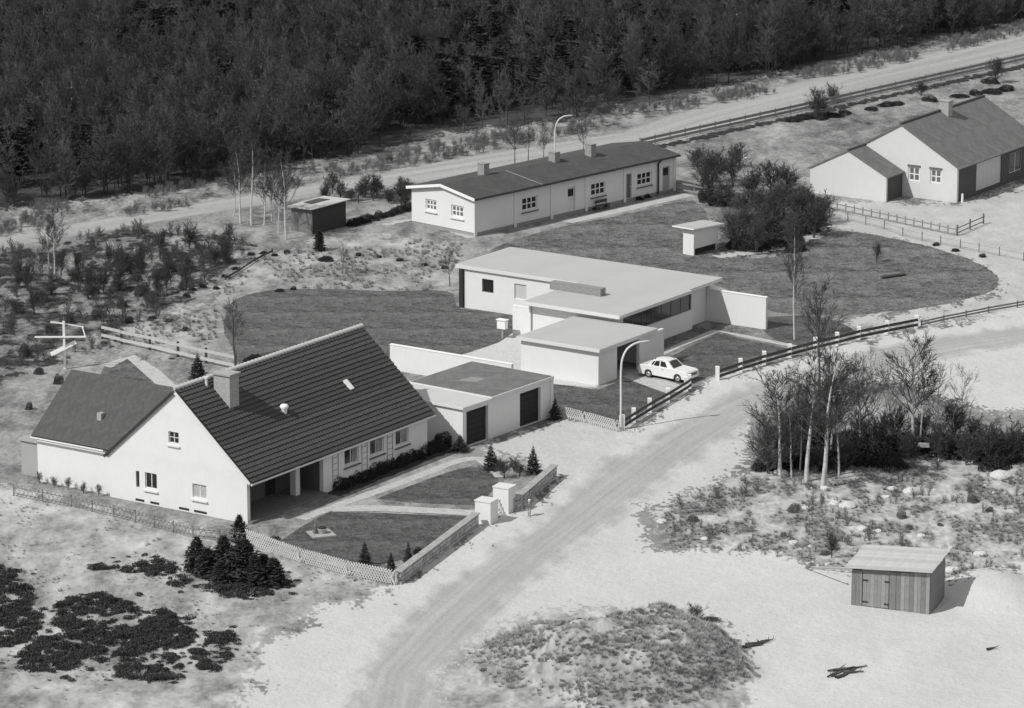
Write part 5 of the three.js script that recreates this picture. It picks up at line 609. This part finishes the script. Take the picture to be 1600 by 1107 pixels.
// the wood
const wood = k => { const [a, b] = bareTree(101 + k * 13, 8, { limbs: 30, subs: 6, twigs: 7, tw: 0.02, start: 0.1, spread: 0.32, r0: 0.06 }); for (const [g, c] of [[a, 0.35], [b, 1]]) g.setAttribute('color', new THREE.Float32BufferAttribute(new Float32Array(g.attributes.position.count * 3).fill(c), 3)); return mergeGeometries([a, b]); };
const woodMats = [0.13, 0.065, 0.095].map(c => M(c, 0.95, null, 1, { vertexColors: true }));
for (let k = 0; k < 3; k++) scatter('bare_wood', ['pale bare birch wood covering the far side of the road', 'darker bare trees mixed through the far wood', 'grey bare trees of the far wood'][k], 'wood', wood(k), woodMats[k], spots(200 + k, zForest, 1900, (x, z, r) => { const n = fbm(x * 0.06 + 9, z * 0.045); return n < 0.46 && r() < 0.75 ? null : { s: 0.55 + 0.4 * r(), h: 0.5 + 0.42 * r() }; }));
{ const [a, b] = conifer(131, 7, 2.0, { layers: 14, n: 9, sharp: 0.4, start: 0.25, full: 2 }); scatter('dark_pinewood', 'dark evergreen trees filling the gaps of the far wood', 'wood', mergeGeometries([a, b]), mat.needle, spots(210, zForest, 1000, (x, z, r) => (fbm(x * 0.06 + 9, z * 0.045) > 0.5 && r() < 0.8) || !inside(zForest, x, z + 9) ? null : { s: 0.55 + 0.4 * r(), h: 0.45 + 0.35 * r() })); }
{ const [a, b] = bareTree(151, 2, { stems: 5, start: 0.1, spread: 0.5, limbs: 30, subs: 4, twigs: 4, r0: 0.05, tw: 0.012 }); const g = mergeGeometries([a, b]); scatter('undergrowth', 'bare brushwood under and along the far wood', 'undergrowth', g, M(0.1, 0.95), spots(220, zForest, 1500, (x, z, r) => ({ s: 0.8 + 0.7 * r() }))); scatter('verge_scrub', 'dry scrub on the bank between the upper road and the wood', 'undergrowth', g, mat.dryGrass, spots(221, zVerge, 900, (x, z, r) => fbm(x * 0.2, z * 0.15) < 0.45 ? null : { s: 0.25 + 0.3 * r() })); }
// heather carpets and grass tufts
{ const g = new THREE.IcosahedronGeometry(0.09, 0); scatter('pebbles', 'loose pale pebbles scattered over the sand', 'pebbles', g, mat.rock, [...spots(450, zSand, 420, (x, z, r) => ({ s: 0.35 + 1.1 * r() * r() * r() })), ...spots(451, zRough, 260, (x, z, r) => ({ s: 0.5 + 1.8 * r() * r() }))]); }
{ const [a, b] = bareTree(161, 1.1, { stems: 4, start: 0.1, spread: 0.5, limbs: 16, subs: 3, twigs: 3, r0: 0.03, tw: 0.009 }), g = mergeGeometries([a, b]); scatter('wispy_scrub', 'wispy knee high scrub spread over the heath', 'scrub', g, M(0.1, 0.95), spots(460, zHeath, 420, (x, z, r) => fbm(x * 0.3, z * 0.2) < 0.42 ? null : { s: 0.5 + 1.0 * r() })); scatter('wispy_scrub', 'wispy dry weeds spread over the stony ground', 'scrub', g, M(0.16, 0.95), spots(461, zRough, 240, (x, z, r) => fbm(x * 0.3, z * 0.2) < 0.46 ? null : { s: 0.3 + 0.5 * r() })); }
const clump = bush(301, 260, 0.11, { flat: 0.55, hollow: 0.2 })[1];
const hp = [[[-40, 885], [25, 890], [48, 930], [60, 985], [25, 1010], [-60, 1020]], [[75, 960], [110, 935], [160, 928], [215, 948], [205, 968], [150, 982], [90, 990]], [[30, 1020], [60, 1000], [150, 985], [215, 975], [250, 955], [290, 965], [310, 985], [365, 995], [355, 1012], [300, 1010], [250, 1020], [180, 1030], [130, 1040], [80, 1055], [30, 1050]], [[165, 1048], [210, 1025], [270, 1028], [290, 1045], [280, 1060], [235, 1065], [185, 1062]], [[300, 1020], [345, 1010], [362, 1022], [340, 1050], [315, 1048], [298, 1035]], [[188, 892], [215, 885], [245, 876], [275, 885], [270, 897], [235, 903], [195, 900]], [[262, 905], [288, 900], [295, 915], [275, 920], [260, 914]], [[140, 885], [180, 882], [182, 890], [145, 893]], [[320, 912], [400, 905], [450, 905], [462, 915], [420, 932], [365, 938], [320, 930]], [[300, 880], [330, 890], [330, 905], [300, 900]]].map(poly);  // heather outlines; the one at the foot of the pines stands in for their shadow
{ const all = []; hp.forEach((q, i) => all.push(...spots(310 + i, q, 0, () => null))); hp.forEach((q, i) => { const area = (q.box[1] - q.box[0]) * (q.box[3] - q.box[2]); const S = spots(320 + i, q, Math.round(area * 4.6), (x, z, r) => fbm(x * 0.9 + 3, z * 0.6) < 0.36 ? null : { s: 0.2 + 0.42 * r() }); S.forEach((c, n) => { if (n % 4 === 0) { c.x += 1.9 * (hash(n, i) + hash(n, i + 40) - 1); c.z += 3.2 * (hash(n, i + 80) + hash(n, i + 120) - 1); c.s *= 0.6; c.y = groundH(c.x, c.z) - 0.03; } c.h = c.s * (0.7 + 0.9 * hash(n, i + 7)); }); all.push(...S); }); scatter('heather', 'dark heather patches on the pale ground and dark clumps standing in for pine shade', 'heather', clump, mat.heather, all); }
{ const all = spots(340, zHeath, 3400, (x, z, r) => fbm(x * 0.9, z * 0.5 + 40, 4) > 0.5 ? null : { s: 0.12 + 0.3 * r() }); scatter('heather', 'scrubby heath growth below the upper road', 'heather', clump, M(0.1, 0.95), all); }
{ const r = rng(77), all = []; for (let k = 0; k < 900; k++) { const t = r(), p = at(1000 + 611 * t, 233 - 135 * t + 3 * r()); all.push({ x: p.x + 0.3 * r(), y: -0.03, z: p.z + 1.2 * r(), a: r() * 6, s: 0.15 + 0.3 * r() }); } scatter('heather', 'dark scrub growing along the foot of the upper road fence', 'scrub', clump, mat.heathB, all); }
const tuft = (() => { const r = rng(401), t = new Tris(); for (let i = 0; i < 26; i++) { const a = r() * 6.28, l = 0.16 + 0.2 * r(), o = V(0.12 * (r() - 0.5), 0, 0.12 * (r() - 0.5)), d = V(Math.cos(a) * 0.6, 0.9, Math.sin(a) * 0.6), s = V(-Math.sin(a), 0, Math.cos(a)).multiplyScalar(0.014); t.tri(o.clone().add(s), o.clone().sub(s), o.clone().addScaledVector(d, l)); } return t.geo(); })();
scatter('dry_grass', 'dry tufted grass covering the low mound', 'grass', tuft, M(0.33, 0.95), spots(410, zNear, 3200, (x, z, r) => fbm(x * 0.6, z * 0.5) < 0.3 + 0.35 * r() || groundH(x, z) < 0.35 * r() ? null : ({ s: 0.4 + 0.8 * r() })));
scatter('dry_grass', 'darker weed clumps between the dry grass of the mound', 'weeds', clump, mat.dryGrassB, spots(411, zNear, 330, (x, z, r) => fbm(x * 0.8, z * 0.7) < 0.5 || groundH(x, z) < 0.5 * r() ? null : { s: 0.12 + 0.3 * r() * r() }));
scatter('dry_grass', 'dry rough grass on the stony ground below the grove', 'grass', tuft, M(0.22, 0.95), spots(412, zRough, 3200, (x, z, r) => fbm(x * 0.9, z * 0.5 + 40, 4) > 0.52 ? null : { s: 0.4 + 0.6 * r() }));
scatter('dry_grass', 'dry meadow grass around the heather patches', 'grass', tuft, M(0.34, 0.95), spots(413, zBL, 1700, (x, z, r) => fbm(x * 0.5, z * 0.4) < 0.46 + 0.2 * r() ? null : ({ s: 0.3 + 0.9 * r() * r() })));
scatter('dry_grass', 'sparse dry grass on the pale garden slope', 'grass', tuft, M(0.25, 0.95), spots(414, zGarden, 900, (x, z, r) => fbm(x * 0.4, z * 0.3) < 0.5 ? null : { s: 0.6 + 0.8 * r() }));

renderer.render(scene, camera);
